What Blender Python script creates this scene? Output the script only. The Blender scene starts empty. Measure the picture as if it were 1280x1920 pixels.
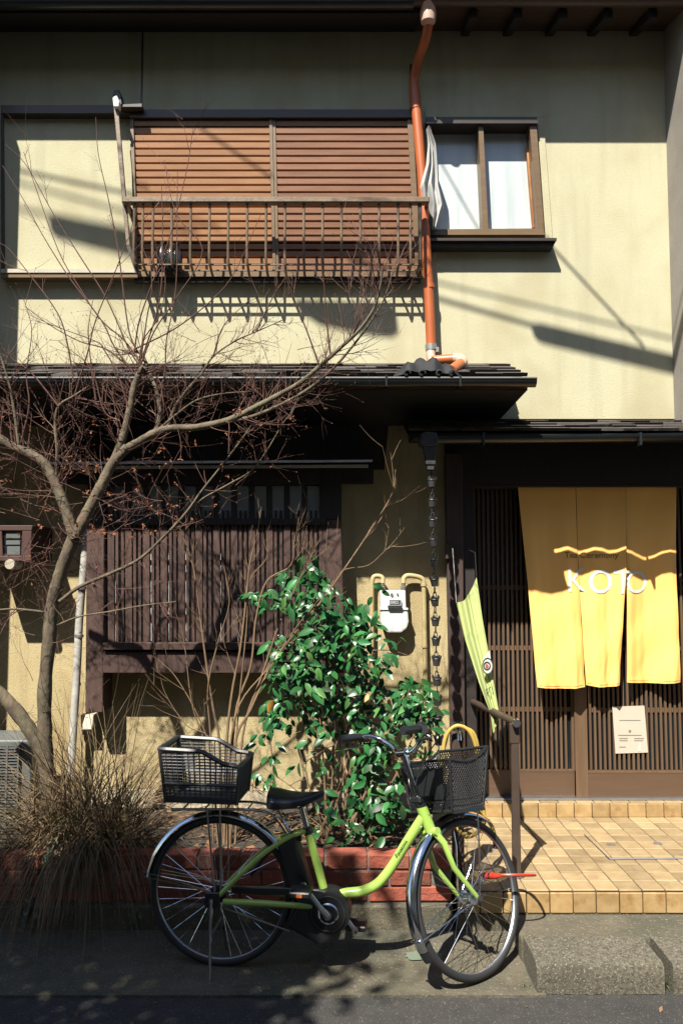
import bpy, bmesh, math, random
from math import sin, cos, pi, radians as R
from mathutils import Vector as V, Matrix

random.seed(11)
rnd = random.random
def ru(a, b): return a + (b - a) * rnd()

# ------------------------------------------------------------------ camera, sky, sun, exposure
SC = bpy.context.scene
COL = SC.collection
CAMZ, TH, F = 1.76, math.atan(0.07), 1500.0
cam_d = bpy.data.cameras.new('camera')
cam = bpy.data.objects.new('camera', cam_d); COL.objects.link(cam)
cam.location = (0, 0, CAMZ); cam.rotation_euler = (pi/2 + TH, 0, 0)
cam_d.sensor_fit = 'VERTICAL'; cam_d.sensor_height = 36.0; cam_d.sensor_width = 24.0
cam_d.lens = 36.0 * F / 1920.0; cam_d.clip_start = 0.05; cam_d.clip_end = 400
SC.camera = cam
SUN = V((0.49, 1.0, -1.5)).normalized()            # direction the light travels
w = bpy.data.worlds.new('World'); SC.world = w; w.use_nodes = True
nt = w.node_tree; nt.nodes.clear()
sky = nt.nodes.new('ShaderNodeTexSky'); sky.sky_type = 'NISHITA'; sky.sun_disc = False
sky.sun_elevation = math.asin(-SUN.z); sky.sun_rotation = math.atan2(-SUN.x, -SUN.y)
sky.air_density = 1.0; sky.dust_density = 0.6; sky.ozone_density = 1.5
bg = nt.nodes.new('ShaderNodeBackground'); bg.inputs['Strength'].default_value = 0.068
out = nt.nodes.new('ShaderNodeOutputWorld')
nt.links.new(sky.outputs[0], bg.inputs[0]); nt.links.new(bg.outputs[0], out.inputs[0])
sl = bpy.data.lights.new('sun', 'SUN'); sl.energy = 5.0; sl.angle = R(0.55); sl.color = (1.0, 0.95, 0.84)
so = bpy.data.objects.new('sun', sl); COL.objects.link(so)
so.rotation_euler = SUN.to_track_quat('-Z', 'Y').to_euler()
vs = SC.view_settings
vs.view_transform = 'Standard'; vs.look = 'None'; vs.gamma = 1.0; vs.use_curve_mapping = False
vs.exposure = 1.42

# ------------------------------------------------------------------ pixel -> place helpers (real distances)
CT, ST = cos(TH), sin(TH)
def ray(px, py):
    r = (px - 640) / F; u = (960 - py) / F
    return V((r, CT - u*ST, ST + u*CT))
def P(px, py, Y):
    d = ray(px, py); t = Y / d.y
    return V((d.x*t, Y, CAMZ + d.z*t))
def PZ(px, py, z):
    d = ray(px, py); t = (z - CAMZ) / d.z
    return V((d.x*t, d.y*t, z))

# ------------------------------------------------------------------ scene-graph helpers
ORG = {}
def tag(o, label=None, cat=None, group=None, kind=None):
    if label: o['label'] = label
    if cat: o['category'] = cat
    if group: o['group'] = group
    if kind: o['kind'] = kind
    return o
def thing(name, label, cat, loc=(0, 0, 0), rotz=0.0, group=None, local=False):
    o = bpy.data.objects.new(name, None); COL.objects.link(o)
    o.empty_display_size = 0.05
    o.location = loc; o.rotation_euler = (0, 0, rotz)
    ORG[o] = V((0, 0, 0)) if local else V(loc)
    return tag(o, label, cat, group)

class MB:
    def __init__(s): s.v = []; s.f = []
    def add(s, vs_, fs):
        n = len(s.v); s.v += [V(p) for p in vs_]; s.f += [tuple(i + n for i in f) for f in fs]
    def box(s, x0, x1, y0, y1, z0, z1):
        s.add([(x0,y0,z0),(x1,y0,z0),(x1,y1,z0),(x0,y1,z0),(x0,y0,z1),(x1,y0,z1),(x1,y1,z1),(x0,y1,z1)],
              [(0,3,2,1),(4,5,6,7),(0,1,5,4),(1,2,6,5),(2,3,7,6),(3,0,4,7)]); return s
    def prism(s, pts, vec):
        vec = V(vec); n = len(pts)
        a = [V(p) for p in pts]; b = [p + vec for p in a]
        s.add(a + b, [tuple(range(n)), tuple(range(2*n-1, n-1, -1))] + [(i, i+n, (i+1) % n + n, (i+1) % n) for i in range(n)]); return s
    def pq(s, pts, Yf, Yb):           # polygon of photo points on plane Yf, pushed back to Yb
        return s.prism([P(x, y, Yf) for x, y in pts], (0, Yb - Yf, 0))
    def pr(s, x0, y0, x1, y1, Yf, Yb):
        a = P(x0, y0, Yf); b = P(x1, y1, Yf); c = P(x0, y1, Yf); d = P(x1, y0, Yf)
        return s.box((a.x+c.x)/2, (b.x+d.x)/2, Yf, Yb, b.z, a.z)
    def tube(s, pts, r, n=8, caps=True, closed=False):
        pts = [V(p) for p in pts]; m = len(pts)
        rs = r if isinstance(r, (list, tuple)) else [r]*m
        up = None; base = len(s.v); vsn = []
        for i, p in enumerate(pts):
            if closed: t = pts[(i+1) % m] - pts[i-1]
            else: t = pts[min(i+1, m-1)] - pts[max(i-1, 0)]
            if t.length < 1e-9: t = V((0, 0, 1))
            t.normalize()
            if up is None:
                up = V((0, 0, 1)) if abs(t.z) < 0.9 else V((0, 1, 0))
            a = t.cross(up)
            if a.length < 1e-5: a = t.cross(V((1, 0, 0.3)))
            a.normalize(); b = a.cross(t); up = b
            for k in range(n):
                q = 2*pi*k/n
                vsn.append(p + (a*cos(q) + b*sin(q))*rs[i])
        fs = []
        for i in range(m if closed else m-1):
            j = (i+1) % m
            for k in range(n):
                k2 = (k+1) % n
                fs.append((i*n+k, i*n+k2, j*n+k2, j*n+k))
        if caps and not closed:
            fs.append(tuple(range(n-1, -1, -1))); fs.append(tuple((m-1)*n + k for k in range(n)))
        s.add(vsn, fs); return s
    def lathe(s, prof, o, axis='z', n=16, caps=True):
        o = V(o); vv = []
        for r_, h in prof:
            for k in range(n):
                q = 2*pi*k/n; c, d = r_*cos(q), r_*sin(q)
                vv.append(o + (V((c, d, h)) if axis == 'z' else V((c, h, d)) if axis == 'y' else V((h, c, d))))
        m = len(prof); fs = [(i*n+k, i*n+(k+1) % n, (i+1)*n+(k+1) % n, (i+1)*n+k) for i in range(m-1) for k in range(n)]
        if caps: fs += [tuple(range(n-1, -1, -1)), tuple((m-1)*n+k for k in range(n))]
        s.add(vv, fs); return s
    def ring(s, prof, o, axis='y', n=48):          # closed profile swept round an axis
        o = V(o); m = len(prof); vv = []
        for k in range(n):
            q = 2*pi*k/n
            for r_, h in prof:
                c, d = r_*cos(q), r_*sin(q)
                vv.append(o + (V((c, h, d)) if axis == 'y' else V((c, d, h))))
        fs = [(k*m+i, k*m+(i+1) % m, ((k+1) % n)*m+(i+1) % m, ((k+1) % n)*m+i) for k in range(n) for i in range(m)]
        s.add(vv, fs); return s
    def grid(s, fn, nu, nv):
        s.add([fn(i/nu, j/nv) for j in range(nv+1) for i in range(nu+1)],
              [(j*(nu+1)+i, j*(nu+1)+i+1, (j+1)*(nu+1)+i+1, (j+1)*(nu+1)+i) for j in range(nv) for i in range(nu)]); return s
    def xf(s, M): s.v = [M @ p for p in s.v]; return s
    def mesh(s, name, m, org=V((0, 0, 0)), smooth=False, bevel=0.0, seg=1, ang=40):
        me = bpy.data.meshes.new(name)
        me.from_pydata([tuple(p - org) for p in s.v], [], s.f)
        bm = bmesh.new(); bm.from_mesh(me)
        bmesh.ops.recalc_face_normals(bm, faces=bm.faces)
        if bevel:
            es = [e for e in bm.edges if len(e.link_faces) == 2 and e.calc_face_angle(0) > R(30)]
            bmesh.ops.bevel(bm, geom=es, offset=bevel, segments=seg, affect='EDGES', profile=0.6)
        bm.to_mesh(me); bm.free()
        if smooth:
            me.polygons.foreach_set('use_smooth', [True]*len(me.polygons))
            me.set_sharp_from_angle(angle=R(ang))
        if m: me.materials.append(m)
        return me
    def build(s, name, m, parent=None, smooth=False, bevel=0.0, seg=1, label=None, kind=None, ang=40):
        org = ORG[parent] if parent is not None else V((0, 0, 0))
        o = bpy.data.objects.new(name, s.mesh(name, m, org, smooth, bevel, seg, ang)); COL.objects.link(o)
        if parent is not None: o.parent = parent
        ORG[o] = org.copy()
        return tag(o, label, kind=kind)

def piece(name, me, parent, loc, rot=(0, 0, 0), scale=(1, 1, 1)):
    o = bpy.data.objects.new(name, me); COL.objects.link(o); o.parent = parent
    o.location = V(loc) - ORG[parent]; o.rotation_euler = rot; o.scale = scale
    ORG[o] = ORG[parent]
    return o
def copy_tree(o, parent=None):
    c = o.copy(); COL.objects.link(c)
    if parent is not None: c.parent = parent
    for ch in list(o.children): copy_tree(ch, c)
    return c
def spline(pts, n=6):
    pts = [V(p) for p in pts]; q = [2*pts[0]-pts[1]] + pts + [2*pts[-1]-pts[-2]]; o_ = []
    for i in range(1, len(q)-2):
        a, b, c, d = q[i-1], q[i], q[i+1], q[i+2]
        for k in range(n):
            t = k/n
            o_.append(0.5*((2*b)+(c-a)*t+(2*a-5*b+4*c-d)*t*t+(3*b-a-3*c+d)*t**3))
    o_.append(pts[-1]); return o_

# ------------------------------------------------------------------ materials
KA = 0.68
def mat(name, c1, c2=None, rough=0.8, scale=8.0, stretch=(1, 1, 1), bump=0.0, bscale=None, metal=0.0, coat=0.0,
        rand=0.0, spec=0.5, detail=5.0, lo=0.35, hi=0.65, speck=None, c3=None, s3=1.2, lo3=0.5, hi3=0.7, trans=0.0, bdist=0.01, rr=0.0, streak=None):
    m = bpy.data.materials.new(name); m.use_nodes = True
    t = m.node_tree; N = t.nodes; L = t.links
    b = N['Principled BSDF']
    b.inputs['Roughness'].default_value = rough; b.inputs['Metallic'].default_value = metal
    b.inputs['Coat Weight'].default_value = coat; b.inputs['Coat Roughness'].default_value = 0.08
    b.inputs['Specular IOR Level'].default_value = spec
    if trans: b.inputs['Transmission Weight'].default_value = trans
    c2 = c2 or tuple(x*0.75 for x in c1)
    if not metal:
        c1 = tuple(x*KA for x in c1); c2 = tuple(x*KA for x in c2)
        if c3: c3 = tuple(x*KA for x in c3)
        if speck: speck = (speck[0], tuple(x*KA for x in speck[1]), speck[2], speck[3])
    tc = N.new('ShaderNodeTexCoord'); oi = N.new('ShaderNodeObjectInfo')
    ad = N.new('ShaderNodeVectorMath'); ad.operation = 'MULTIPLY_ADD'
    cx = N.new('ShaderNodeCombineXYZ')
    for k in range(3): L.new(oi.outputs['Random'], cx.inputs[k])
    ad.inputs[1].default_value = (17.3, 9.1, 13.7)
    L.new(cx.outputs[0], ad.inputs[0]); L.new(tc.outputs['Object'], ad.inputs[2])
    mp = N.new('ShaderNodeMapping'); mp.inputs['Scale'].default_value = stretch
    L.new((ad if rand else tc).outputs[0 if rand else 'Object'], mp.inputs[0])
    def noise(sc, det=detail):
        n = N.new('ShaderNodeTexNoise'); n.inputs['Scale'].default_value = sc; n.inputs['Detail'].default_value = det
        n.inputs['Roughness'].default_value = 0.6; L.new(mp.outputs[0], n.inputs['Vector']); return n
    def ramp(fac, a, z):
        r_ = N.new('ShaderNodeMapRange'); r_.inputs['From Min'].default_value = a; r_.inputs['From Max'].default_value = z
        r_.clamp = True; L.new(fac, r_.inputs['Value']); return r_.outputs[0]
    def mix(fac, a, c):
        x = N.new('ShaderNodeMix'); x.data_type = 'RGBA'
        L.new(fac, x.inputs[0])
        for i, q in ((6, a), (7, c)):
            if isinstance(q, tuple): x.inputs[i].default_value = (*q, 1)
            else: L.new(q, x.inputs[i])
        return x.outputs[2]
    n1 = noise(scale)
    col = mix(ramp(n1.outputs[0], lo, hi), tuple(c1), tuple(c2))
    if c3: col = mix(ramp(noise(s3, 3).outputs[0], lo3, hi3), col, tuple(c3))
    if streak:
        mp2 = N.new('ShaderNodeMapping'); mp2.inputs['Scale'].default_value = (7, 7, .55); L.new(tc.outputs['Object'], mp2.inputs[0])
        n_ = N.new('ShaderNodeTexNoise'); n_.inputs['Scale'].default_value = 1.3; n_.inputs['Detail'].default_value = 6; L.new(mp2.outputs[0], n_.inputs['Vector'])
        col = mix(ramp(n_.outputs[0], .50, .78), col, tuple(x*KA for x in streak))
    if speck:
        (sc_, cs_, a, z) = speck
        col = mix(ramp(noise(sc_, 2).outputs[0], a, z), col, tuple(cs_))
    if rand:
        h = N.new('ShaderNodeHueSaturation')
        r_ = N.new('ShaderNodeMapRange'); r_.inputs['To Min'].default_value = 1-rand; r_.inputs['To Max'].default_value = 1+rand
        L.new(oi.outputs['Random'], r_.inputs['Value']); L.new(r_.outputs[0], h.inputs['Value']); L.new(col, h.inputs['Color'])
        col = h.outputs[0]
    L.new(col, b.inputs['Base Color'])
    if rr:
        r_ = N.new('ShaderNodeMapRange'); r_.inputs['To Min'].default_value = max(rough-rr, 0.02); r_.inputs['To Max'].default_value = rough+rr
        L.new(n1.outputs[0], r_.inputs['Value']); L.new(r_.outputs[0], b.inputs['Roughness'])
    if bump:
        bp = N.new('ShaderNodeBump'); bp.inputs['Strength'].default_value = bump; bp.inputs['Distance'].default_value = bdist
        L.new(noise(bscale or scale*4, 6).outputs[0], bp.inputs['Height']); L.new(bp.outputs[0], b.inputs['Normal'])
    return m
M = {}
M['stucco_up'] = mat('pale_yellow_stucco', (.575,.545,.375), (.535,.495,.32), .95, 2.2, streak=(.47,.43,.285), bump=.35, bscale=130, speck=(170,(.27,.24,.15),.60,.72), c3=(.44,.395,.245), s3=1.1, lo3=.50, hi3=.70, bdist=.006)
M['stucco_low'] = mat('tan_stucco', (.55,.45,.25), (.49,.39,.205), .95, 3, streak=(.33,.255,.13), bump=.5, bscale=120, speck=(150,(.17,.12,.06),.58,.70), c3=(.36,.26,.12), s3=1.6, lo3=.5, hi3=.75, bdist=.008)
M['base_plaster'] = mat('pale_base_plaster', (.55,.48,.36), (.45,.38,.27), .9, 5, bump=.4, bscale=60, c3=(.36,.29,.19), s3=2)
M['grey_render'] = mat('grey_rendered_wall', (.36,.33,.29), (.30,.27,.23), .95, 4, bump=.4, bscale=120, speck=(150,(.2,.18,.15),.58,.70), bdist=.006)
M['shutter_pink'] = mat('pinkish_brown_shutter', (.35,.18,.11), (.28,.14,.085), .42, 3, (1.5,1,14), rand=.10, spec=.4)  # right-hand slats, darker and pinker than the left
M['shutter'] = mat('brown_shutter', (.46,.24,.125), (.37,.185,.09), .42, 3, (1.5,1,14), rand=.09, spec=.4)
M['bronze'] = mat('bronze_aluminium', (.20,.125,.062), (.16,.10,.05), .38, 5, (1,1,10), rand=.05)
M['bronze_dark'] = mat('dark_bronze_aluminium', (.055,.04,.03), (.04,.03,.024), .4, 6)
M['rail'] = mat('weathered_brown_rail', (.21,.145,.09), (.13,.085,.05), .45, 14, rand=.1, bump=.15, bscale=60)
M['wood_red'] = mat('purple_brown_lattice_wood', (.092,.046,.035), (.062,.031,.025), .75, 4, (9,9,.8), bump=.3, bscale=14, rand=.18)
M['wood_dark'] = mat('dark_and_shaded_wood', (.026,.018,.015), (.016,.011,.010), .75, 4, (8,8,1), bump=.3, bscale=12, rand=.12)  # real dark wood, also painted shade on the bay's upper slats and posts
M['wood_post'] = mat('weathered_dark_post', (.075,.045,.035), (.045,.026,.022), .8, 5, (10,10,.7), bump=.5, bscale=10)
M['door_wood'] = mat('brown_door_wood', (.15,.088,.047), (.115,.066,.035), .6, 3, (10,10,.7), rand=.12, bump=.15, bscale=20)
M['door_board'] = mat('brown_kick_board', (.13,.075,.043), (.11,.062,.036), .55, 3, (.7,10,10))
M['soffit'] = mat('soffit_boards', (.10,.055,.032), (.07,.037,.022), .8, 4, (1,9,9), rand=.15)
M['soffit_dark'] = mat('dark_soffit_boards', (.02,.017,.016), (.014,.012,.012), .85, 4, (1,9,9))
M['pane_frost'] = mat('white_frosted_pane', (.64,.69,.69), (.46,.52,.54), .3, 3, (5,1,.35), coat=.6, lo=.4, hi=.75)
M['pane_sky'] = mat('painted_sky_pane', (.85,.93,.95), (.66,.74,.77), .3, 5, coat=.4, bump=.05)  # pale colour stands in for sky reflected in the glass
M['glass_dark'] = mat('dark_door_glass', (.012,.018,.022), (.009,.013,.016), .12, 3, spec=.5)
M['pipe'] = mat('orange_drainpipe', (.52,.135,.038), (.45,.11,.03), .42, 4, rr=.1)
M['pipe_elbow'] = mat('faded_pink_elbow', (.62,.33,.22), (.66,.46,.36), .45, 12)
M['clip'] = mat('galvanised_clip', (.4,.4,.38), (.3,.3,.29), .4, 10, metal=.8)
M['copper'] = mat('copper_red_flashing', (.36,.12,.055), (.26,.085,.04), .5, 5)
M['shingle'] = mat('dark_slate_shingle', (.07,.058,.05), (.045,.038,.034), .85, 10, bump=.6, bscale=40, rand=.25)
M['gutter'] = mat('dark_bronze_gutter', (.022,.026,.03), (.016,.019,.022), .3, 6, spec=.6)
M['gutter_grey'] = mat('grey_roof_flashing', (.16,.17,.16), (.11,.12,.115), .5, 9)
M['gutter_brown'] = mat('brown_gutter', (.09,.045,.03), (.07,.035,.025), .45, 6)
M['black_rubber'] = mat('black_rubber_sheet', (.016,.017,.020), (.010,.011,.013), .72, 8, spec=.3)
M['noren'] = mat('yellow_ochre_cloth', (1.30,.72,.20), (1.24,.67,.18), .85, 3, bump=.12, bscale=300, bdist=.001)
M['noren_print'] = mat('white_cloth_print', (.85,.83,.75), (.82,.8,.72), .8, 5)
M['noren_grey'] = mat('grey_cloth_print', (.20,.17,.10), None, .8, 5)
M['flag'] = mat('lime_flag_cloth', (.50,.58,.22), (.46,.53,.20), .85, 4)
M['flag_white'] = mat('white_flag_print', (.8,.8,.72), None, .8, 5)
M['flag_ink'] = mat('dark_flag_print', (.03,.045,.035), None, .8, 5)
M['flag_red'] = mat('red_flag_print', (.6,.1,.04), None, .8, 5)
M['string'] = mat('pale_string', (.55,.5,.45), None, .8, 5)
M['brick'] = mat('red_brick', (.36,.088,.050), (.26,.066,.040), .92, 18, bump=.9, bscale=40, rand=.32, c3=(.15,.075,.05), s3=7, lo3=.55, hi3=.75)
M['mortar'] = mat('grey_mortar', (.20,.19,.165), (.13,.125,.11), .95, 20, bump=.6, bscale=70)
M['concrete'] = mat('mossy_concrete', (.135,.115,.078), (.085,.075,.05), .95, 9, bump=.8, bscale=55, speck=(95,(.24,.21,.15),.60,.70), c3=(.055,.06,.04), s3=2.0, lo3=.48, hi3=.7)
M['stone'] = mat('speckled_stone_kerb', (.15,.133,.095), (.055,.048,.034), .95, 70, bump=.5, bscale=95, speck=(150,(.36,.325,.25),.58,.70), c3=(.07,.063,.046), s3=2.5, lo3=.46, hi3=.66, bdist=.008)
M['asphalt'] = mat('worn_asphalt', (.046,.042,.037), (.030,.028,.026), .92, 14, bump=.9, bscale=110, speck=(140,(.16,.15,.14),.62,.70), c3=(.027,.026,.025), s3=2.2, bdist=.006)
M['green_paint'] = mat('faded_green_paint', (.10,.20,.15), (.17,.17,.12), .9, 16)
M['tile'] = mat('tan_glazed_tile', (.40,.295,.165), (.34,.245,.13), .45, 16, rand=.22, bump=.1, bscale=30, c3=(.24,.165,.085), s3=9, lo3=.52, hi3=.80)
M['tile_riser'] = mat('brown_edged_tile', (.47,.32,.15), (.36,.23,.095), .45, 14, rand=.14, bump=.12, bscale=30, c3=(.30,.16,.06), s3=13, lo3=.55, hi3=.75)
M['grout'] = mat('brown_grout', (.11,.08,.048), (.06,.044,.028), .95, 22)
M['steel'] = mat('dull_steel', (.32,.31,.30), (.25,.24,.23), .35, 12, metal=.85)
M['brown_steel'] = mat('brown_steel_post', (.085,.06,.045), (.065,.045,.034), .45, 8)
M['white_metal'] = mat('white_meter_enamel', (.74,.76,.75), (.72,.74,.73), .35, 5, coat=.2)
M['cream_pipe'] = mat('cream_painted_pipe', (.50,.40,.20), (.43,.34,.16), .6, 14, bump=.2)
M['grey_iron'] = mat('grey_iron_fitting', (.18,.17,.15), (.12,.11,.10), .6, 20)
M['black_plastic'] = mat('black_plastic', (.017,.018,.021), (.013,.014,.016), .38, 10)
M['grey_plastic'] = mat('charcoal_plastic_crate', (.040,.042,.046), (.032,.034,.038), .42, 10)
M['rubber'] = mat('tyre_rubber', (.028,.028,.029), (.020,.020,.021), .62, 20)
M['chrome'] = mat('chrome', (.62,.64,.66), (.55,.57,.59), .13, 6, metal=1.0)
M['alu'] = mat('dull_aluminium_rim', (.42,.44,.46), (.36,.38,.40), .34, 12, metal=.9)
M['lime'] = mat('lime_bicycle_paint', (.40,.62,.12), (.38,.59,.11), .3, 3, coat=.6)
M['leather'] = mat('black_saddle_vinyl', (.012,.012,.014), (.010,.010,.012), .33, 30, bump=.1)
M['red_plastic'] = mat('red_lock_cable', (.70,.045,.02), (.62,.04,.018), .35, 10)
M['orange_plastic'] = mat('orange_reflector', (.8,.18,.03), None, .3, 10)
M['hose'] = mat('yellow_hose', (.60,.42,.09), (.50,.34,.07), .5, 10)
M['rain_chain'] = mat('dark_bronze_rain_chain', (.034,.034,.036), (.05,.05,.05), .45, 30, metal=.3, rand=.15)
M['bark'] = mat('grey_brown_maple_bark', (.185,.142,.092), (.085,.063,.042), .9, 16, (1,1,.5), bump=.8, bscale=40, c3=(.15,.14,.08), s3=6)
M['twig'] = mat('red_brown_twig', (.115,.045,.036), (.15,.075,.05), .8, 6)
M['stem'] = mat('pale_tan_stem', (.26,.17,.095), (.18,.11,.06), .85, 9)
M['dead_leaf'] = mat('dried_maple_leaf', (.20,.055,.022), (.26,.10,.03), .85, 7)
M['leaf'] = mat('glossy_camellia_leaf', (.018,.115,.034), (.036,.145,.036), .34, 9, rand=.5, spec=.36)
M['leaf_dull'] = mat('dull_old_camellia_leaf', (.022,.075,.028), (.05,.085,.03), .5, 14, rand=.4, spec=.3)
M['leaf_light'] = mat('young_camellia_leaf', (.06,.18,.045), (.09,.19,.05), .38, 14, rand=.3, spec=.35)
M['leaf_old'] = mat('yellowed_leaf', (.45,.22,.03), (.3,.13,.02), .5, 9)
M['ivy'] = mat('variegated_ivy_leaf', (.05,.13,.085), (.16,.22,.16), .5, 60, rand=.2)
M['grass'] = mat('dry_straw_grass', (.25,.165,.082), (.12,.078,.042), .85, 3, c3=(.10,.10,.04), s3=5)
M['soil'] = mat('planter_soil', (.05,.036,.024), (.028,.02,.014), 1.0, 20, bump=1.0, bscale=40)
M['litter'] = mat('brown_leaf_litter', (.24,.125,.055), (.12,.06,.03), .9, 9)
M['ac_grey'] = mat('grey_air_conditioner', (.15,.16,.155), (.11,.12,.115), .5, 6)
M['white_pipe'] = mat('white_pipe_wrap', (.52,.50,.46), (.38,.36,.33), .5, 8, (1,1,3))
M['beige_box'] = mat('beige_outlet_box', (.52,.47,.37), (.46,.41,.32), .5, 10)
M['meter_frame'] = mat('brown_meter_frame', (.095,.042,.032), (.07,.03,.024), .55, 6)
M['paper'] = mat('laminated_paper', (.62,.56,.46), (.58,.52,.43), .3, 4)
M['ink'] = mat('faded_ink', (.26,.24,.20), None, .6, 5)
M['net'] = mat('white_curtain_cloth', (.60,.60,.58), (.52,.52,.51), .9, 6)
M['amber_wood'] = mat('varnished_pine_jamb', (.55,.25,.06), (.28,.09,.018), .5, 5, (6,6,1.2))
M['bottle'] = mat('greenish_bottle_plastic', (.03,.035,.03), (.012,.016,.015), .16, 7, spec=.7)
M['black_cable'] = mat('black_cable', (.02,.02,.02), None, .6, 5)
M['pole'] = mat('concrete_utility_pole', (.30,.29,.27), None, .9, 6)
M['far_wall'] = mat('brown_house_wall', (.55,.40,.25), (.47,.34,.2), .9, 3)
M['far_roof'] = mat('dark_roof_tiles', (.05,.05,.055), None, .7, 9)

# ================================================================== SETTING
WY = 5.0                      # wall plane
mb = MB(); mb.grid(lambda u, v: V((-60+120*u, -60+120*v, -0.002)), 8, 8); mb.build('ground', M['asphalt'], kind='structure')
mb = MB(); mb.grid(lambda u, v: V((-30+60*u, -3.4+6.79*v, 0.003 + 0.0)), 20, 6); mb.build('road', M['asphalt'], kind='structure')
# concrete gutter apron between the road and the planter, gently stepped
prof = [(3.42, -.01), (3.42, .008), (3.62, .004), (3.66, .012), (3.80, .016), (3.83, .03), (4.0, .034), (4.0, -.01)]
mb = MB(); mb.prism([(-8, y, z) for y, z in prof], (8.84, 0, 0)); mb.build('gutter_apron', M['concrete'], kind='structure')

# ------------------------------------------------------------------ brick planter
pl = thing('brick_planter', 'low red brick planter on a mossy concrete footing behind the bicycle', 'planter', (-1.0, 3.99, .03))
PX1 = .535
mb = MB(); mb.box(-3.2, PX1, 3.955, 4.12, .0, .145); mb.build('concrete_footing', M['concrete'], pl, bevel=.008)
mb = MB(); mb.box(-3.2, PX1-.006, 3.99, 4.085, .145, .362); mb.build('mortar_core', M['mortar'], pl)
bme = MB().box(-.0975, .0975, -.053, .053, -.0335, .0335).mesh('brick', M['brick'], bevel=.004)
for c in range(3):
    z = .145 + .010 + .0335 + c*.0755; x = PX1 - .1 - (0.1025 if c % 2 else 0)
    while x > -3.1:
        piece('brick', bme, pl, (x + ru(-.002, .002), 4.033 + ru(-.003, .003), z + ru(-.0015, .0015)), (ru(-.012,.012), ru(-.01,.01), ru(-.02,.02)), (ru(.985,1.01), 1, ru(.96,1.02)))
        x -= .2055
mb = MB(); mb.box(-3.2, PX1-.01, 4.085, 4.99, .0, .30); mb.build('soil', M['soil'], kind='structure')
# leaf litter on the soil
mb = MB()
for i in range(420):
    p = V((ru(-1.1, PX1-.05), ru(4.1, 4.9), .305 + ru(0, .02))); a = ru(0, 6.28); s = ru(.014, .032)
    d = V((cos(a), sin(a), ru(-.5, .5)))*s; e = V((-sin(a), cos(a), ru(-.5, .5)))*s*.5
    mb.add([p-d, p+e, p+d*1.1, p-e], [(0, 1, 2, 3)])
tag(mb.build('leaf_litter', M['litter']), 'brown fallen leaves covering the planter soil', 'leaf litter', kind='stuff')

# ------------------------------------------------------------------ tiled porch
FZ, FY, BY, RZ = .222, 3.95, 5.075, .307
PX0 = .565; XE_ = 2.6
po = thing('tiled_porch', 'tan tiled entrance porch in front of the lattice door', 'porch', (1.3, 4.5, 0))
mb = MB(); mb.box(PX0+.004, XE_, FY+.006, BY+.01, .0, FZ-.004); mb.box(PX0+.2, XE_, BY+.006, 5.16, .0, RZ-.004); mb.build('grout_bed', M['grout'], po)
mb = MB(); mb.box(PX0-.01, XE_, FY-.004, FY+.1, .0, .112); mb.build('concrete_base', M['concrete'], po)
tw, rows, cols = .111, 10, 14
rd = (BY - FY)/rows
def tile_mesh(w_, d_, h_, m, name='tile'):
    return MB().box(-w_/2, w_/2, -d_/2, d_/2, -h_/2, h_/2).mesh(name, m, bevel=.003)
tf = tile_mesh(.1065, rd-.005, .010, M['tile']); tr = tile_mesh(.1065, .012, .094, M['tile_riser']); tu = tile_mesh(.1065, .012, .082, M['tile_riser']); tt = tile_mesh(.1065, .075, .010, M['tile'])
X0t = P(900+290/3.368, 1672, FY).x - 4*tw
for c in range(23):
    x = X0t + (c+.5)*tw
    if x < PX0 + .04 or x > XE_-.05: continue
    for r_ in range(rows):
        piece('tile', tf, po, (x, FY + (r_+.5)*rd, FZ-.005+ru(-.0012, .0012)), (ru(-.006,.006), ru(-.006,.006), ru(-.008,.008)))
    piece('tile', tr, po, (x, FY-.001+ru(-.0015,.0015), FZ-.012-.047), (ru(-.012,.012), 0, ru(-.012,.012)))
    piece('tile', tu, po, (x, BY-.001+ru(-.001,.001), RZ-.003-.041), (ru(-.008,.008), 0, ru(-.01,.01)))
    piece('tile', tt, po, (x+.02, BY+.05, RZ-.004), (0, 0, ru(-.01,.01)))
mb = MB()
a, b, c_ = PZ(1095, 1565, FZ+.003), PZ(1142, 1611, FZ+.003), PZ(1400, 1609, FZ+.003)
mb.tube([a, b], .004, 4); mb.tube([b, c_], .004, 4); mb.build('manhole_frame', M['steel'], po)
for q in ((1145, 1583), (1232, 1581)):
    p = PZ(*q, FZ+.003); MB().box(p.x-.022, p.x+.022, p.y-.018, p.y+.018, FZ-.002, FZ+.004).build('lifting_hole', M['grey_iron'], po, bevel=.002)
mb = MB(); mb.box(.80, 2.6, 3.69, FY-.006, .0, .112); mb.build('plinth_slab', M['concrete'], po, bevel=.012, seg=2)
# speckled kerb stones
def rough_block(x0, x1, y0, y1, z0, z1):
    nx = 26; b_ = MB(); cs = [(y0, z0), (y0-.0, (z0+z1)/2), (y0+.001, z1-.016), (y0+.008, z1-.003), (y0+.03, z1), ((y0+y1)/2, z1+.002), (y1, z1), (y1, z0)]
    vv = []
    for i in range(nx+1):
        x = x0 + (x1-x0)*i/nx
        for (y, z) in cs:
            vv.append((x + ru(-.002, .002), y + ru(-.0028, .0028), z + ru(-.0022, .0022)))
    m_ = len(cs)
    fs = [(i*m_+k, i*m_+(k+1) % m_, (i+1)*m_+(k+1) % m_, (i+1)*m_+k) for i in range(nx) for k in range(m_)]
    fs += [tuple(range(m_)), tuple(nx*m_+k for k in range(m_-1, -1, -1))]
    b_.add(vv, fs); return b_
o = rough_block(.808, 1.335, 3.44, 3.688, .0, .122).build('kerb_stone', M['stone'], smooth=True, ang=50)
tag(o, 'long speckled kerb stone laid along the street below the porch, next to the front wheel', 'kerb stone', 'kerb stones below the porch')
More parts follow.
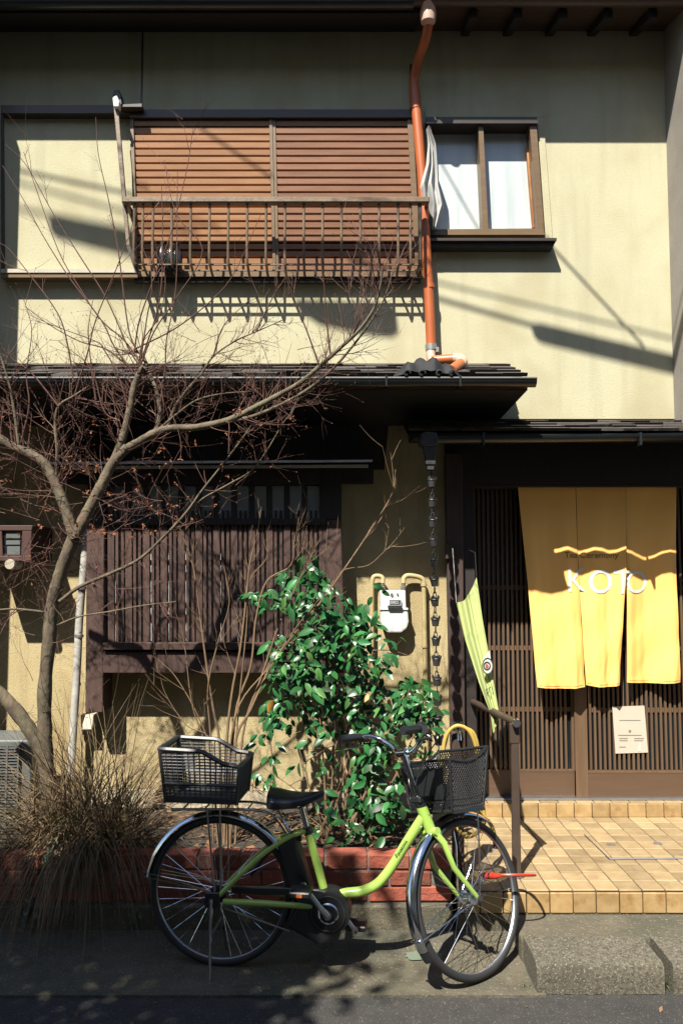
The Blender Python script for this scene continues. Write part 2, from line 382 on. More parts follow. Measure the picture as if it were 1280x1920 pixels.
o = rough_block(1.372, 2.6, 3.44, 3.688, .0, .122).build('kerb_stone', M['stone'], smooth=True, ang=50)
tag(o, 'speckled kerb stone below the porch at the right edge, beyond the narrow joint', 'kerb stone', 'kerb stones below the porch')

# ================================================================== HOUSE
house = thing('house', 'old two storey house with yellow stucco walls, brown shutters and lattice joinery', 'house', (0, 5.0, .2))
EZ = 5.16
XL, XR, XE = -2.35, 2.10, 2.62
doorL = P(866, 1300, 4.95).x
wx0, wx1, wz0, wz1 = P(808, 330, WY).x, P(1008, 330, WY).x, P(900, 436, WY).z, P(900, 228, WY).z
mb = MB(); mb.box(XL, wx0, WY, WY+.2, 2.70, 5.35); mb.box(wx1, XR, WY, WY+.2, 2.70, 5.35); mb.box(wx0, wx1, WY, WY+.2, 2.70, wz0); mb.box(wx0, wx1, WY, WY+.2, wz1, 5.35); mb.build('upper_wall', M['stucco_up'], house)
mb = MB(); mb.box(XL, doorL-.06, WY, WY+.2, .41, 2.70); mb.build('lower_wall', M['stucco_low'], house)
mb = MB(); mb.box(XL, doorL-.06, WY-.012, WY+.2, .20, .41); mb.build('wall_base', M['base_plaster'], house, bevel=.004)
mb = MB(); mb.box(XL, XL-.25, 4.40, WY+.2, .0, 5.3); mb.build('wing_wall', M['grey_render'], house)
mb = MB(); mb.box(XR, XR+.25, 4.62, WY+.2, 2.60, 5.3); mb.build('wing_wall', M['grey_render'], house)
# wall panel joints
mb = MB(); mb.pr(265, 60, 268, 205, WY-.004, WY); mb.pr(768, 120, 773, 205, WY-.004, WY); mb.build('wall_joint', M['bronze_dark'], house)
# upper eaves: sheathing, rafters, gutter
mb = MB(); mb.prism([(XL-.3, 4.60, 5.16), (XL-.3, WY+.3, 5.34), (XL-.3, WY+.3, 5.42), (XL-.3, 4.60, 5.22)], (5.2, 0, 0)); ur = mb.build('upper_roof', M['soffit'], house)
sp = P(785, 60, 4.75).x
for i in range(9):
    x = P(880 + 82*i, 60, 4.8).x
    if x > XR: break
    b_ = MB(); b_.prism([(x-.025, 4.66, 5.105), (x-.025, WY-.002, 5.225), (x-.025, WY-.002, 5.285), (x-.025, 4.66, 5.165)], (.05, 0, 0)); b_.build('rafter', M['wood_dark'], ur)
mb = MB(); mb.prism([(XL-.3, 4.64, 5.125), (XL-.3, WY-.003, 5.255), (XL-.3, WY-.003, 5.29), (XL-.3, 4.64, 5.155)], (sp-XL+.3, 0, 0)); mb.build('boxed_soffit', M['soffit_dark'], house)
def gutter(mb_, x0, x1, y, z, r_, zd=0.0, n=9):
    pr_ = []
    for k in range(n+1):
        q = pi + pi*k/n
        pr_.append((y + r_*cos(q), z + r_*sin(q)))
    for k in range(n, -1, -1):
        q = pi + pi*k/n
        pr_.append((y + (r_-.004)*cos(q), z + (r_-.004)*sin(q)))
    mb_.prism([(x0, yy, zz) for yy, zz in pr_], (x1-x0, 0, zd)); return mb_
mb = gutter(MB(), sp-.05, XR, 4.60, 5.19, .048); mb.build('eave_gutter', M['gutter_brown'], house, smooth=True)
mb = gutter(MB(), XL-.2, sp-.05, 4.60, 5.17, .048); mb.build('eave_gutter', M['gutter'], house, smooth=True)

# ---- shutter pocket to the left of the shutters
tob = MB().pq([(7, 212), (245, 212), (252, 505), (9, 505)], WY-.018, WY).build('shutter_pocket', M['stucco_up'], house)
MB().pq([(2, 197), (243, 197), (243, 212), (2, 212)], WY-.085, WY).build('top_trim', M['bronze_dark'], tob)
MB().pq([(2, 504), (256, 504), (256, 511), (2, 511)], WY-.085, WY).build('ledge', M['beige_box'], tob)
MB().pq([(2, 511), (258, 511), (258, 520), (2, 520)], WY-.078, WY).build('bottom_trim', M['bronze'], tob)
MB().pq([(2, 212), (7, 212), (9, 520), (3, 520)], WY-.03, WY).build('side_trim', M['bronze_dark'], tob)
# ---- shutters
sh = MB().pq([(245, 210), (770, 210), (790, 516), (253, 516)], WY-.018, WY).build('shutter_window', M['bronze_dark'], house)
MB().pq([(243, 205), (774, 205), (774, 220), (243, 220)], WY-.085, WY-.018).build('head_track', M['bronze_dark'], sh)
MB().pq([(244, 220), (250, 220), (259, 514), (253, 514)], WY-.07, WY-.018).build('jamb', M['bronze'], sh)
MB().pq([(763, 220), (773, 220), (790, 514), (779, 514)], WY-.07, WY-.018).build('jamb', M['bronze'], sh)
for a_ in (0, 6):
    MB().pq([(504.5+a_, 218), (510+a_, 218), (517+a_, 512), (511.5+a_, 512)], WY-.068+a_*.001, WY-.018).build('meeting_stile', M['bronze'], sh)
MB().pq([(252, 508), (792, 508), (792, 517), (252, 517)], WY-.07, WY-.018).build('sill', M['bronze'], sh)
NS = 21
for i in range(NS):
    y0 = 224 + (509-224)*i/NS; y1 = y0 + (509-224)/NS; k = (y0-220)/290
    for (xa, xb) in ((250.5+8*k, 504.5+7*k), (517+7*k, 763+16*k)):
        a = P(xa, y0, WY-.05); b = P(xb, y1, WY-.05); g = .0085
        h = a.z - b.z
        sl_ = MB(); sl_.prism([(a.x, WY-.040, a.z-g), (a.x, WY-.058, a.z-g-.004), (a.x, WY-.054, b.z+.004), (a.x, WY-.036, b.z)], (b.x-a.x, 0, 0))
        sl_.build('shutter_slat', M['shutter' if xa < 400 else 'shutter_pink'], sh)
# ---- right window
wn = MB().box(wx0-.01, wx1+.01, WY+.085, WY+.10, wz0-.02, wz1+.02).build('sash_window', M['bronze_dark'], house)
def frame_bar(parent, pts, f, m='bronze', nm='frame'): return MB().pq(pts, WY-f, WY+.06).build(nm, M[m], parent)
frame_bar(wn, [(798, 219), (1006, 219), (1007, 231), (798, 231)], .075, 'bronze_dark')
frame_bar(wn, [(809, 430), (1012, 428), (1022, 440), (810, 440)], .06)
frame_bar(wn, [(992, 231), (1005, 231), (1020, 440), (1008, 440)], .055)
frame_bar(wn, [(896, 231), (905, 231), (915, 434), (905, 434)], .05)
frame_bar(wn, [(800, 231), (808, 231), (814, 440), (806, 440)], .055)
MB().pq([(804, 222), (897, 222), (906, 436), (812, 436)], WY+.060, WY+.066).build('pane', M['pane_frost'], wn)
MB().pq([(905, 222), (990, 222), (1001, 436), (912, 436)], WY+.050, WY+.056).build('pane', M['pane_frost'], wn)
MB().pq([(986, 275), (994, 275), (1005, 426), (998, 426)], WY+.02, WY+.05).build('inner_jamb', M['amber_wood'], wn)
MB().pq([(798, 446), (1043, 446), (1043, 451), (798, 451)], WY-.11, WY).build('sill', M['bronze_dark'], wn)
MB().pq([(800, 451), (1040, 451), (1037, 462), (800, 462)], WY-.09, WY).build('sill_board', M['wood_dark'], wn)
MB().pq([(798, 203), (1018, 203), (1018, 219), (798, 219)], WY-.018, WY).build('stucco_surround', M['stucco_up'], wn)
MB().pq([(1006, 219), (1018, 219), (1035, 446), (1022, 446)], WY-.016, WY).build('stucco_surround', M['stucco_up'], wn)
# ---- balcony rail
YB = 4.79
bal = MB().pq([(229, 368), (805, 368), (805, 379), (229, 379)], YB-.03, YB+.025).build('balcony', M['rail'], house, bevel=.006)
za = P(300, 379, YB).z; zk = P(300, 487, YB).z; zb = P(300, 517, 4.93).z
xs_ = [P(x, 420, YB).x for x in [287+35.3*i for i in range(14)]]
xs_ = [P(252, 420, YB).x, P(268, 420, YB).x] + xs_ + [P(769, 420, YB).x]
for x in xs_:
    MB().tube([(x, YB, za+.004), (x, YB, (za+zk)/2), (x, YB, zk+.02), (x+.002, YB+.012, zk-.02), (x, 4.90, zb+.006), (x, 4.94, zb)], .0082, 8).build('baluster', M['rail'], bal, smooth=True)
for k in range(3):
    t = .25 + .35*k; yy = YB + (4.94-YB)*t; zz = zk + (zb-zk)*t
    MB().box(P(250, 500, YB).x, P(786, 500, YB).x, yy-.006, yy+.006, zz-.008, zz-.001).build('bottom_rod', M['rail'], bal)
MB().box(P(248, 520, 4.9).x, P(790, 520, 4.9).x, 4.945, WY-.019, zb-.035, zb-.010).build('floor_channel', M['bronze_dark'], bal)
for xx in (232, 801):
    x = P(xx, 375, YB).x
    MB().box(x-.012, x+.012, YB, WY, za+.0, za+.03).build('side_rail', M['rail'], bal)
x = P(784, 480, 4.9).x
MB().tube([(x, YB, za), (x, YB, zk), (x, 4.95, zb)], .012, 6).build('end_bar', M['bronze_dark'], bal, smooth=True)
# laundry bracket on the left of the balcony
br = MB().pq([(213, 200), (222, 200), (244, 460), (237, 460)], 4.83, 4.85).build('pole_bracket', M['rail'], house, bevel=.003)
MB().pq([(237, 460), (244, 460), (262, 512), (254, 512)], 4.83, 4.86).build('lower_arm', M['bronze_dark'], br)
MB().pq([(211, 182), (219, 178), (224, 190), (223, 200), (213, 200)], 4.80, 4.85).build('bracket_hook', M['white_metal'], br, bevel=.004)
MB().pq([(214, 168), (222, 167), (228, 178), (230, 196), (222, 198), (211, 180)], 4.851, 4.90).build('bracket_cap', M['black_plastic'], br, bevel=.006)
MB().pq([(224, 196), (266, 194), (266, 200), (224, 200)], 4.86, WY).build('bracket_base', M['bronze_dark'], br)

# ---- lower roof over the lattice bay
def roof(name, x0, x1, yb, zb_, yf, zf, rows_, seglen, parent, m, slab, xr_taper=0.0):
    r_ = MB().prism([(x0, yf+.01, zf-.022), (x0, yb, zb_-.025), (x0, yb, zb_-.05), (x0, yf+.01, zf-.04)], (x1-x0, 0, 0)).build(name, slab, parent)
    d = V((0, yf-yb, zf-zb_)); n_ = d.normalized().cross(V((-1, 0, 0))); 
    if n_.z < 0: n_ = -n_
    for j in range(rows_):
        a = V((0, yb, zb_)) + d*(j/rows_); b = V((0, yb, zb_)) + d*((j+1)/rows_*1.0+.02)
        x = x0 - ru(0, seglen)
        while x < x1:
            xa, xb = max(x, x0), min(x+seglen*ru(.8, 1.2), x1)
            if xb - xa > .02:
                j0 = ru(0, .010)
                q = [V((xa+.001, 0, 0))+a+n_*.002, V((xa+.001, ru(-.02, .006), 0))+b+n_*(.008+j0), V((xa+.001, 0, 0))+b-n_*(.004), V((xa+.001, 0, 0))+a-n_*.010]
                pb = MB().prism(q, (xb-xa-.002, 0, 0)); pb.build('shingle', m, r_)
            x = xb if xb > x else x+seglen
    return r_
LYG, LZG = 4.322, 2.777
lx1 = P(983, 690, 4.45).x
lr = roof('lower_roof', XL, lx1, WY-.002, P(500, 682, WY).z, 4.36, P(500, 704, 4.36).z, 4, .13, house, M['shingle'], M['soffit_dark'])
zfc = P(500, 703, 4.36).z
MB().box(XL, lx1-.005, 4.372, 4.386, zfc-.075, zfc-.02).build('fascia', M['copper'], lr)
gx1 = P(1003, 716, LYG).x
mb = MB()
gutter(mb, XL, P(1003, 716, LYG).x, LYG, LZG+.012, .042); mb.build('roof_gutter', M['gutter'], lr, smooth=True)
MB().box(XL, gx1, LYG-.046, LYG-.038, LZG+.009, LZG+.018).build('lip_highlight', M['clip'], lr, bevel=.002)  # pale strip stands in for the highlight along the lip
for xx in (723, 860):
    x = P(xx, 716, LYG).x; MB().box(x-.005, x+.005, LYG-.052, LYG+.05, LZG-.035, LZG+.026).build('gutter_bracket', M['gutter'], lr)
sx1 = P(925, 790, WY).x
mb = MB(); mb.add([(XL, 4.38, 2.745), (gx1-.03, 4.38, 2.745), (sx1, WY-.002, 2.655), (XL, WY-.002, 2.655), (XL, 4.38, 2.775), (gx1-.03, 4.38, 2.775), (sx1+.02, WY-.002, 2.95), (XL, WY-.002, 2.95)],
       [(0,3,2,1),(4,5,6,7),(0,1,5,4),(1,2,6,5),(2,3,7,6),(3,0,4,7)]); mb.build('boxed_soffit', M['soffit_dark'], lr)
# black curled ridge piece sitting on the edge of the roof
mb = MB()
def lump(u, v):
    x = P(733 + 132*u, 700, 4.33).x
    z0 = P(800, 712, 4.33).z
    h = .125*sin(pi*min(1, max(0, u)))**.6*(1 + .12*sin(u*31+v*5)) 
    return V((x, 4.285 + .12*v + .01*sin(u*19), z0 + h*sin(pi*min(v*1.2+.1, 1))**.8 - .008))
mb.grid(lump, 22, 8); rc = mb.build('ridge_cover', M['black_rubber'], lr, smooth=True)
for cx_ in (762, 790, 822, 846):
    c0 = P(cx_, 701, 4.285); pts = [c0 + V((.020*cos(q)*(1-q/9), -.012, .020*sin(q)*(1-q/9))) for q in [i*.4 for i in range(14)]]
    MB().tube(pts, .006, 5).build('curl', M['black_rubber'], rc, smooth=True)

# ---- entry roof
ex0, EYG, EZG = P(785, 800, 4.55).x, 4.572, 2.474
er = roof('entry_roof', ex0-.05, XE, WY-.002, P(1000, 788, WY).z, 4.63, P(900, 806, 4.63).z, 4, .16, house, M['shingle'], M['soffit_dark'])
ezf = P(900, 806, 4.63).z
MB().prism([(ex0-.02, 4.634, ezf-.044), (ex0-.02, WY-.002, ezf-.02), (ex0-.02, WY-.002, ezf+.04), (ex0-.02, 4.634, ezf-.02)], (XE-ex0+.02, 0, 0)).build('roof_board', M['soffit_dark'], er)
mb = gutter(MB(), P(800, 820, EYG).x, XE, 4.580, 2.512, .040, zd=.03); mb.build('entry_gutter', M['gutter'], er, smooth=True)
for xx in (906, 1200):
    p = P(xx, 822, 4.54); MB().box(p.x-.006, p.x+.006, 4.533, 4.626, 2.462, 2.535).build('gutter_bracket', M['gutter'], er)
# dark header boards, ceiling and jambs round the entrance
dark_l = P(835, 900, 4.95).x
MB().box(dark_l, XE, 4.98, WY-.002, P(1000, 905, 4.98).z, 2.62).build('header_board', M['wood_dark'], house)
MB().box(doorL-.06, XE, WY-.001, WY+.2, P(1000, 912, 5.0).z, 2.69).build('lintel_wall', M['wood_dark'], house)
dl_x = P(878, 1300, 5.17).x
post = MB().pq([(834, 850), (866, 850), (872, 1420), (846, 1420)], 4.925, 4.999).build('entrance_post', M['wood_post'], house, bevel=.004)
MB().pq([(846, 1420), (872, 1420), (874, 1500), (848, 1500)], 4.925, 4.999).build('post_foot', M['wood_post'], post)
MB().pq([(834, 1020), (850, 1020), (852, 1048), (835, 1048)], 4.905, 4.924).build('post_bracket', M['wood_post'], post, bevel=.003)
MB().box(doorL-.06, max(doorL+.03, dl_x+.014), 4.965, 5.25, RZ, 2.5).build('door_jamb', M['wood_dark'], house)
# ---- sliding lattice doors
DY = 5.17
dl = P(878, 1300, DY).x; dm0 = P(1075, 1300, DY).x; dm1 = P(1098, 1300, DY).x
zt, zk0, zs = P(1000, 905, DY).z, P(1000, 1447, DY).z, RZ+.012
for di, (xa, xb, yo) in enumerate(((dl, dm0+.02, .03), (dm0, XE, .0))):
    dr = MB().box(xa+.02, xb, DY+yo+.022, DY+yo+.028, zk0, zt).build('sliding_door', M['glass_dark'], house)
    MB().box(xa, xb, DY+yo-.004, DY+yo+.02, zs, zk0).build('kick_board', M['door_board'], dr)
    MB().box(xa, xb, DY+yo-.006, DY+yo+.021, zk0-.006, zk0+.006).build('kick_rail', M['door_wood'], dr)
    if di == 0: MB().box(dm0-.012, dm0+.02, DY+yo-.006, DY+yo+.02, zk0+.006, zt).build('stile', M['door_wood'], dr)
    else: MB().box(dm0, dm1, DY+yo-.008, DY+yo+.02, zs, zt).build('stile', M['door_wood'], dr)
    for yy in (1098, 1212, 1328):
        z = P(1000, yy+4, DY).z; MB().box(xa, xb, DY+yo+.010, DY+yo+.020, z-.014, z+.014).build('rail', M['door_wood'], dr)
    sm = MB().box(-.0068, .0068, -.006, .006, 0, zt-zk0-.006).mesh('door_slat', M['door_wood'])
    x = (xa if di == 0 else dm1) + .022
    while x < xb - .01 and not (di == 0 and x > dm0-.02):
        piece('door_slat', sm, dr, (x, DY+yo+.003, zk0+.006)); x += .0300
MB().box(dl-.03, XE, 5.12, 5.23, RZ-.001, RZ+.012).build('door_sill', M['steel'], house, bevel=.003)
# ---- projecting lattice bay window
YL = 4.815
bay = MB().pq([(196, 905), (640, 905), (640, 1262), (196, 1262)], 4.93, WY-.002).build('lattice_bay_window', M['wood_dark'], house)
MB().pq([(185, 908), (603, 908), (606, 1205), (190, 1205)], 4.90, 4.928).build('pane', M['pane_sky'], bay)
MB().pq([(163, 985), (196, 985), (193, 1336), (160, 1336)], YL-.01, WY-.003).build('post', M['wood_red'], bay, bevel=.004)
MB().pq([(166, 880), (196, 880), (196, 985), (163, 985)], YL-.008, WY-.004).build('shaded_post', M['wood_dark'], bay)  # same post above the shadow line, shade put into its colour
MB().pq([(611, 975), (639, 975), (645, 1170), (615, 1170)], YL-.012, WY-.003).build('post', M['wood_red'], bay, bevel=.004)
MB().pq([(600, 880), (640, 880), (639, 974), (600, 974)], YL-.005, WY-.004).build('shaded_post', M['wood_dark'], bay)
MB().pq([(598, 984), (612, 984), (616, 1205), (602, 1205)], YL-.002, YL+.03).build('jamb', M['wood_red'], bay)
MB().pq([(193, 1205), (645, 1205), (645, 1219), (193, 1219)], YL-.035, WY-.005).build('sill', M['wood_red'], bay, bevel=.004)
MB().pq([(193, 1222), (645, 1222), (645, 1262), (193, 1262)], YL-.012, WY-.006).build('apron_board', M['wood_red'], bay, bevel=.003)
MB().pq([(196, 972), (612, 972), (612, 984), (196, 984)], YL-.022, YL+.05).build('transom', M['wood_dark'], bay)
MB().pq([(196, 880), (600, 880), (600, 908), (196, 908)], YL-.020, WY-.005).build('head_board', M['wood_dark'], bay)
for yy in (1050, 1130): MB().pq([(196, yy), (600, yy), (600, yy+10), (196, yy+10)], YL+.022, YL+.036).build('lattice_rail', M['wood_red'], bay)
for i in range(13):
    x = 203 + 33*i
    if x < 600:
        MB().pq([(x-1, 908), (x+10, 908), (x+10, 984), (x-1, 984)], YL-.004, YL+.020).build('shaded_slat', M['wood_dark'], bay)  # same slat continued upwards, its shade painted by the darker wood
        MB().pq([(x-1, 985), (x+11, 985), (x+12, 1205), (x, 1205)], YL-.004+ru(-.002,.002), YL+.020).build('lattice_slat', M['wood_red'], bay)
    for k in (14.5, 23.5):
        if x+k+6 < 602:
            j = ru(-.8, .8)
            MB().pq([(x+k+j, 985), (x+k+5+j, 985), (x+k+5.6+j, 1205), (x+k+.6+j, 1205)], YL+ru(-.002,.002), YL+.021).build('lattice_slat', M['wood_red'], bay)
            MB().pq([(x+k, 957), (x+k+5, 957), (x+k+5, 972), (x+k, 972)], YL+.002, YL+.02).build('shaded_tip', M['wood_dark'], bay)  # thin slat ends, shade painted in here too
MB().pq([(196, 984.5), (612, 984.5), (612, 990), (196, 990)], YL+.022, YL+.03).build('upper_rail', M['wood_dark'], bay)
aw = MB().prism([P(78, 866, 4.60), P(698, 862, 4.60), P(698, 866, 4.60), P(78, 871, 4.60)], (0, .39, .05)).build('awning_sheet', M['white_pipe'], bay)
MB().pq([(140, 874), (690, 871), (690, 876), (140, 879)], 4.64, 4.665).build('awning_lip', M['white_pipe'], bay)
MB().pq([(120, 880), (700, 878), (700, 905), (120, 905)], 4.90, WY-.007).build('awning_board', M['wood_dark'], bay)
# dark boarded wall above the bay
MB().pq([(100, 780), (730, 780), (720, 880), (100, 880)], WY-.022, WY-.001).build('dark_wall_board', M['wood_dark'], house)

# ================================================================== THINGS ON THE HOUSE
# ---- orange drainpipe
YPp = 4.90
dp = thing('drainpipe', 'orange drainpipe running down the upper wall between the shutters and the window', 'drainpipe', P(800, 300, YPp))
MB().tube(spline([P(803, 42, 4.66), P(797, 75, 4.72), P(783, 115, 4.84), P(776, 150, YPp), P(777, 175, YPp)], 5), .030, 14).build('upper_bend', M['pipe'], dp, smooth=True)
MB().tube([P(777, 175, YPp), P(790, 320, YPp), P(804, 560, YPp), P(808, 655, YPp)], .031, 16).build('pipe_run', M['pipe'], dp, smooth=True)
MB().tube([P(777, 168, YPp), P(779, 205, YPp)], .034, 16).build('collar', M['pipe'], dp, smooth=True)
MB().tube([P(804, 533, YPp), P(804.5, 541, YPp)], .0335, 16).build('collar', M['pipe'], dp, smooth=True)
MB().tube([P(807, 646, YPp), P(808, 657, YPp)], .036, 16).build('clip', M['clip'], dp, smooth=True)
MB().box(*[q for q in (P(812, 650, YPp).x, P(822, 650, YPp).x)], YPp-.02, WY, P(812, 662, YPp).z, P(812, 652, YPp).z).build('clip_arm', M['clip'], dp, bevel=.003)
MB().lathe([(.026, -.05), (.044, -.04), (.050, 0), (.050, .03), (.03, .05)], P(802, 30, 4.64), n=14).build('hopper_joint', M['pipe_elbow'], dp, smooth=True)
MB().tube(spline([P(800, 0, 4.60), P(802, 12, 4.62), P(803, 25, 4.64)], 4), .045, 14).build('outlet', M['pipe_elbow'], dp, smooth=True)
MB().tube([P(808, 655, YPp), P(807, 668, YPp-.01), P(809, 676, YPp-.03), P(816, 677, YPp-.04)], .030, 12).build('elbow', M['pipe_elbow'], dp, smooth=True)
MB().tube([P(808, 676, YPp-.04), P(852, 673, YPp-.09)], .030, 14).build('cross_pipe', M['pipe'], dp, smooth=True)
MB().tube(spline([P(850, 673, YPp-.085), P(862, 673, YPp-.10), P(866, 679, YPp-.16), P(862, 684, YPp-.19)], 5), .034, 14).build('elbow', M['pipe_elbow'], dp, smooth=True)
MB().tube([P(864, 681, YPp-.17), P(845, 695, YPp-.40)], .031, 14).build('outlet_pipe', M['pipe'], dp, smooth=True)

# ---- curtain blown out of the window
mb = MB()
def curt(u, v):
    yk = [240, 290, 335, 365, 395, 430]; xl = [799, 800, 797, 786, 793, 806]; xr = [802, 814, 818, 822, 831, 817]
    t = v*5; i = min(int(t), 4); f_ = t-i
    l = xl[i]+(xl[i+1]-xl[i])*f_; r_ = xr[i]+(xr[i+1]-xr[i])*f_
    p = P(l+(r_-l)*u, 240+190*v, 4.90)
    p.y += .028*sin(u*17+v*3.5)*.7 + .02*sin(u*5-v*6) - .05*sin(pi*v)
    return p
mb.grid(curt, 40, 40)
tag(mb.build('curtain', M['net'], smooth=True), 'pale curtain end blown out of the upper right window beside the orange pipe', 'curtain')

# ---- bottles on the balcony
for i, (px_, py_, lab) in enumerate(((303, 508, 'left of three dark bottles standing at the left end of the balcony'), (320, 508, 'middle one of three dark bottles on the balcony, catching light'), (333, 510, 'right of three dark bottles on the balcony, mostly in shade'))):
    p = P(px_, py_, 4.86)
    t = thing('bottle', lab, 'bottle', p, group='bottles on the balcony')
    MB().lathe([(.024, 0), (.029, .01), (.030, .09), (.027, .115), (.012, .15), (.012, .165)], p, n=14).build('body', M['bottle'], t, smooth=True)
    MB().lathe([(.014, .165), (.014, .185)], p, n=12).build('cap', M['black_plastic'], t, smooth=True)

# ---- noren curtain
NY = 5.065

nrn = thing('noren_curtain', 'yellow three panel shop curtain lettered KOTO hanging over the lattice door', 'noren', P(1120, 905, NY))
panels = [((970, 912, 1078), (985, 1060, 1083), (1006, 1288, 1096)), ((1079, 912, 1172), (1084, 1060, 1171.5), (1099, 1285, 1161)), ((1172.5, 912, 1267), (1174, 1060, 1267), (1176, 1280, 1277))]
def nsurf(k, u, v):
    a, b, c_ = panels[k]
    f1 = lambda i: (a[i]*(1-v*2)+b[i]*v*2) if v < .5 else (b[i]*(2-2*v)+c_[i]*(2*v-1))
    # photo rows: 912 at v=0, 1060 at v=.39
    vv = v
    y = 912 + (c_[1]-912)*vv
    t = min(vv/.395, 1); s = max((vv-.395)/.605, 0)
    l = a[0]+(b[0]-a[0])*t + (c_[0]-b[0])*s; r_ = a[2]+(b[2]-a[2])*t + (c_[2]-b[2])*s
    p = P(l+(r_-l)*u, y + (3*sin(u*pi) if v > .95 else 0), NY)
    amp = vv**.8
    wv = [lambda u: -.012*sin(u*8.2+.6)-.020*u+.035*max(0, u-.82)/.18, lambda u: .014*cos(u*9)+.0-.016*u, lambda u: .030+.026*sin(u*7.0-1.4)][k](u)
    p.y += amp*wv*1.15
    if k == 1 and v > .45: p.y += .05*max(0, (u-.86)/.14)*(v-.45)*1.6
    if k == 0 and v > .6: p.y += .022*sin((u-.8)*24)*max(0, u-.78)*4*(v-.6)
    p.y += .004*sin(v*23+k*2+u*5)*v + .0022*sin(u*31+k)*v + .003*sin(v*9+u*11+k*3)*v - .0015*sin(v*47+u*u*30+k)*max(0, v-.5)*2
    return p
for k in range(3):
    MB().grid(lambda u, v: nsurf(k, u, v), 36, 44).build('cloth_panel', M['noren'], nrn, smooth=True)
def strip(k, f, nm, n_=40):
    b_ = MB(); b_.grid(f, n_, 1); return b_.build(nm, M['noren'], nrn, smooth=True)
for k in range(3):
    o3 = V((0, -.0022, 0))
    strip(k, lambda u, v: nsurf(k, u, .985+.015*v-.012) + o3, 'hem')
    for u0 in (0.0, .965): strip(k, lambda u, v, u0=u0: nsurf(k, u0+.035*v, .30+.70*u if True else 0) + o3, 'side_hem')
for z0 in (0,):
    a, b = P(940, 907, NY-.003), P(1300, 907, NY-.003); MB().tube([a, b], .009, 8).build('rod', M['wood_dark'], nrn, smooth=True)
def text_mesh(txt, size, name, fn, m, parent, cuts=2, bold=0.0, sx=1.0):
    cu = bpy.data.curves.new(name, 'FONT'); cu.body = txt; cu.size = size; cu.resolution_u = 4; cu.offset = bold
    ob = bpy.data.objects.new(name, cu); COL.objects.link(ob)
    me = bpy.data.meshes.new_from_object(ob.evaluated_get(bpy.context.evaluated_depsgraph_get()))
    bpy.data.objects.remove(ob); bpy.data.curves.remove(cu)
    bm = bmesh.new(); bm.from_mesh(me)
    bmesh.ops.triangulate(bm, faces=bm.faces)
    if cuts: bmesh.ops.subdivide_edges(bm, edges=bm.edges, cuts=cuts, use_grid_fill=True)
    for v_ in bm.verts: v_.co = fn(v_.co.x*sx, v_.co.y) - ORG[parent]
    bm.to_mesh(me); bm.free(); me.materials.clear(); me.materials.append(m)
    o_ = bpy.data.objects.new(name, me); COL.objects.link(o_); o_.parent = parent; ORG[o_] = ORG[parent]
    return o_
def npix(px_, py_):
    """cloth point that hides photo point (px,py): search panel parameters"""
    for k in range(3):
        a, b, c_ = panels[k]
        v = (py_-912)/(c_[1]-912); t = min(v/.395, 1); s = max((v-.395)/.605, 0)
        l = a[0]+(b[0]-a[0])*t+(c_[0]-b[0])*s; r_ = a[2]+(b[2]-a[2])*t+(c_[2]-b[2])*s
        if l <= px_ <= r_ or (k == 2 and px_ > r_) or (k < 2 and px_ > r_ and px_ < r_+2): 
            q = nsurf(k, min(max((px_-l)/(r_-l), 0), 1), v); return q + V((0, -.0034, 0))
    return P(px_, py_, NY-.02)
S = 100.0
for ch, x0, y0, hh in (('K', 1059, 1109, 46), ('O', 1100, 1112, 46), ('T', 1147, 1113, 46), ('O', 1171, 1112, 44)):
    text_mesh(ch, hh*1.38, 'lettering', lambda x, y, x0=x0, y0=y0: npix(x0+x*.93, y0-y), M['noren_print'], nrn, cuts=3, bold=.15)
text_mesh('Tea Ceremony', 15.5, 'small_lettering', lambda x, y: npix(1056+x*1.08, 1046-y), M['noren_grey'], nrn, cuts=1)

# ---- lime banner on strings
fl = thing('banner', 'folded lime green banner with an eye shaped logo hanging on strings by the entrance post', 'banner', P(890, 1110, 4.62))
lk = [(1130, 855), (1200, 872), (1280, 898), (1340, 920), (1375, 924)]
rk = [(1082, 893), (1160, 904), (1250, 920), (1330, 934), (1350, 934)]
def ip(tab, v):
    t = v*(len(tab)-1); i = min(int(t), len(tab)-2); f_ = t-i
    return tuple(tab[i][k]+(tab[i+1][k]-tab[i][k])*f_ for k in (0, 1))
def fsurf(u, v):
    (yl, xl_), (yr, xr_) = ip(lk, v), ip(rk, v)
    sag = 14*sin(pi*u)*(1-v)**3
    p = P(xl_+(xr_-xl_)*u, yl+(yr-yl)*u + sag, 4.60-.12*v)
    fold = sin(u*13.0 + v*2.5)*.016*(1-u**4*.9) if u < .62 else 0.004*sin((u-.62)*20)
    p.y += fold*(1-.3*v)
    return p
MB().grid(fsurf, 40, 40).build('cloth', M['flag'], fl, smooth=True)
MB().tube([P(848, 1028, 4.62), P(855, 1130, 4.60)], .0025, 5).build('string', M['string'], fl)
MB().tube([P(880, 1032, 4.66), P(890, 1036, 4.62), P(893, 1082, 4.60)], .002, 5).build('string', M['black_cable'], fl)
def disc(px_, py_, rx, ry, y, n=24, inner=0.0):
    b_ = MB(); c0 = P(px_, py_, y); o_ = [P(px_+rx*cos(2*pi*i/n), py_+ry*sin(2*pi*i/n), y) for i in range(n)]
    if inner:
        i_ = [P(px_+rx*inner*cos(2*pi*i/n), py_+ry*inner*sin(2*pi*i/n), y) for i in range(n)]
        b_.add(o_+i_, [(i, (i+1) % n, n+(i+1) % n, n+i) for i in range(n)])
    else: b_.add(o_, [tuple(range(n))])
    return b_
yl0 = 4.505
def clipflag(b_): 
    return b_
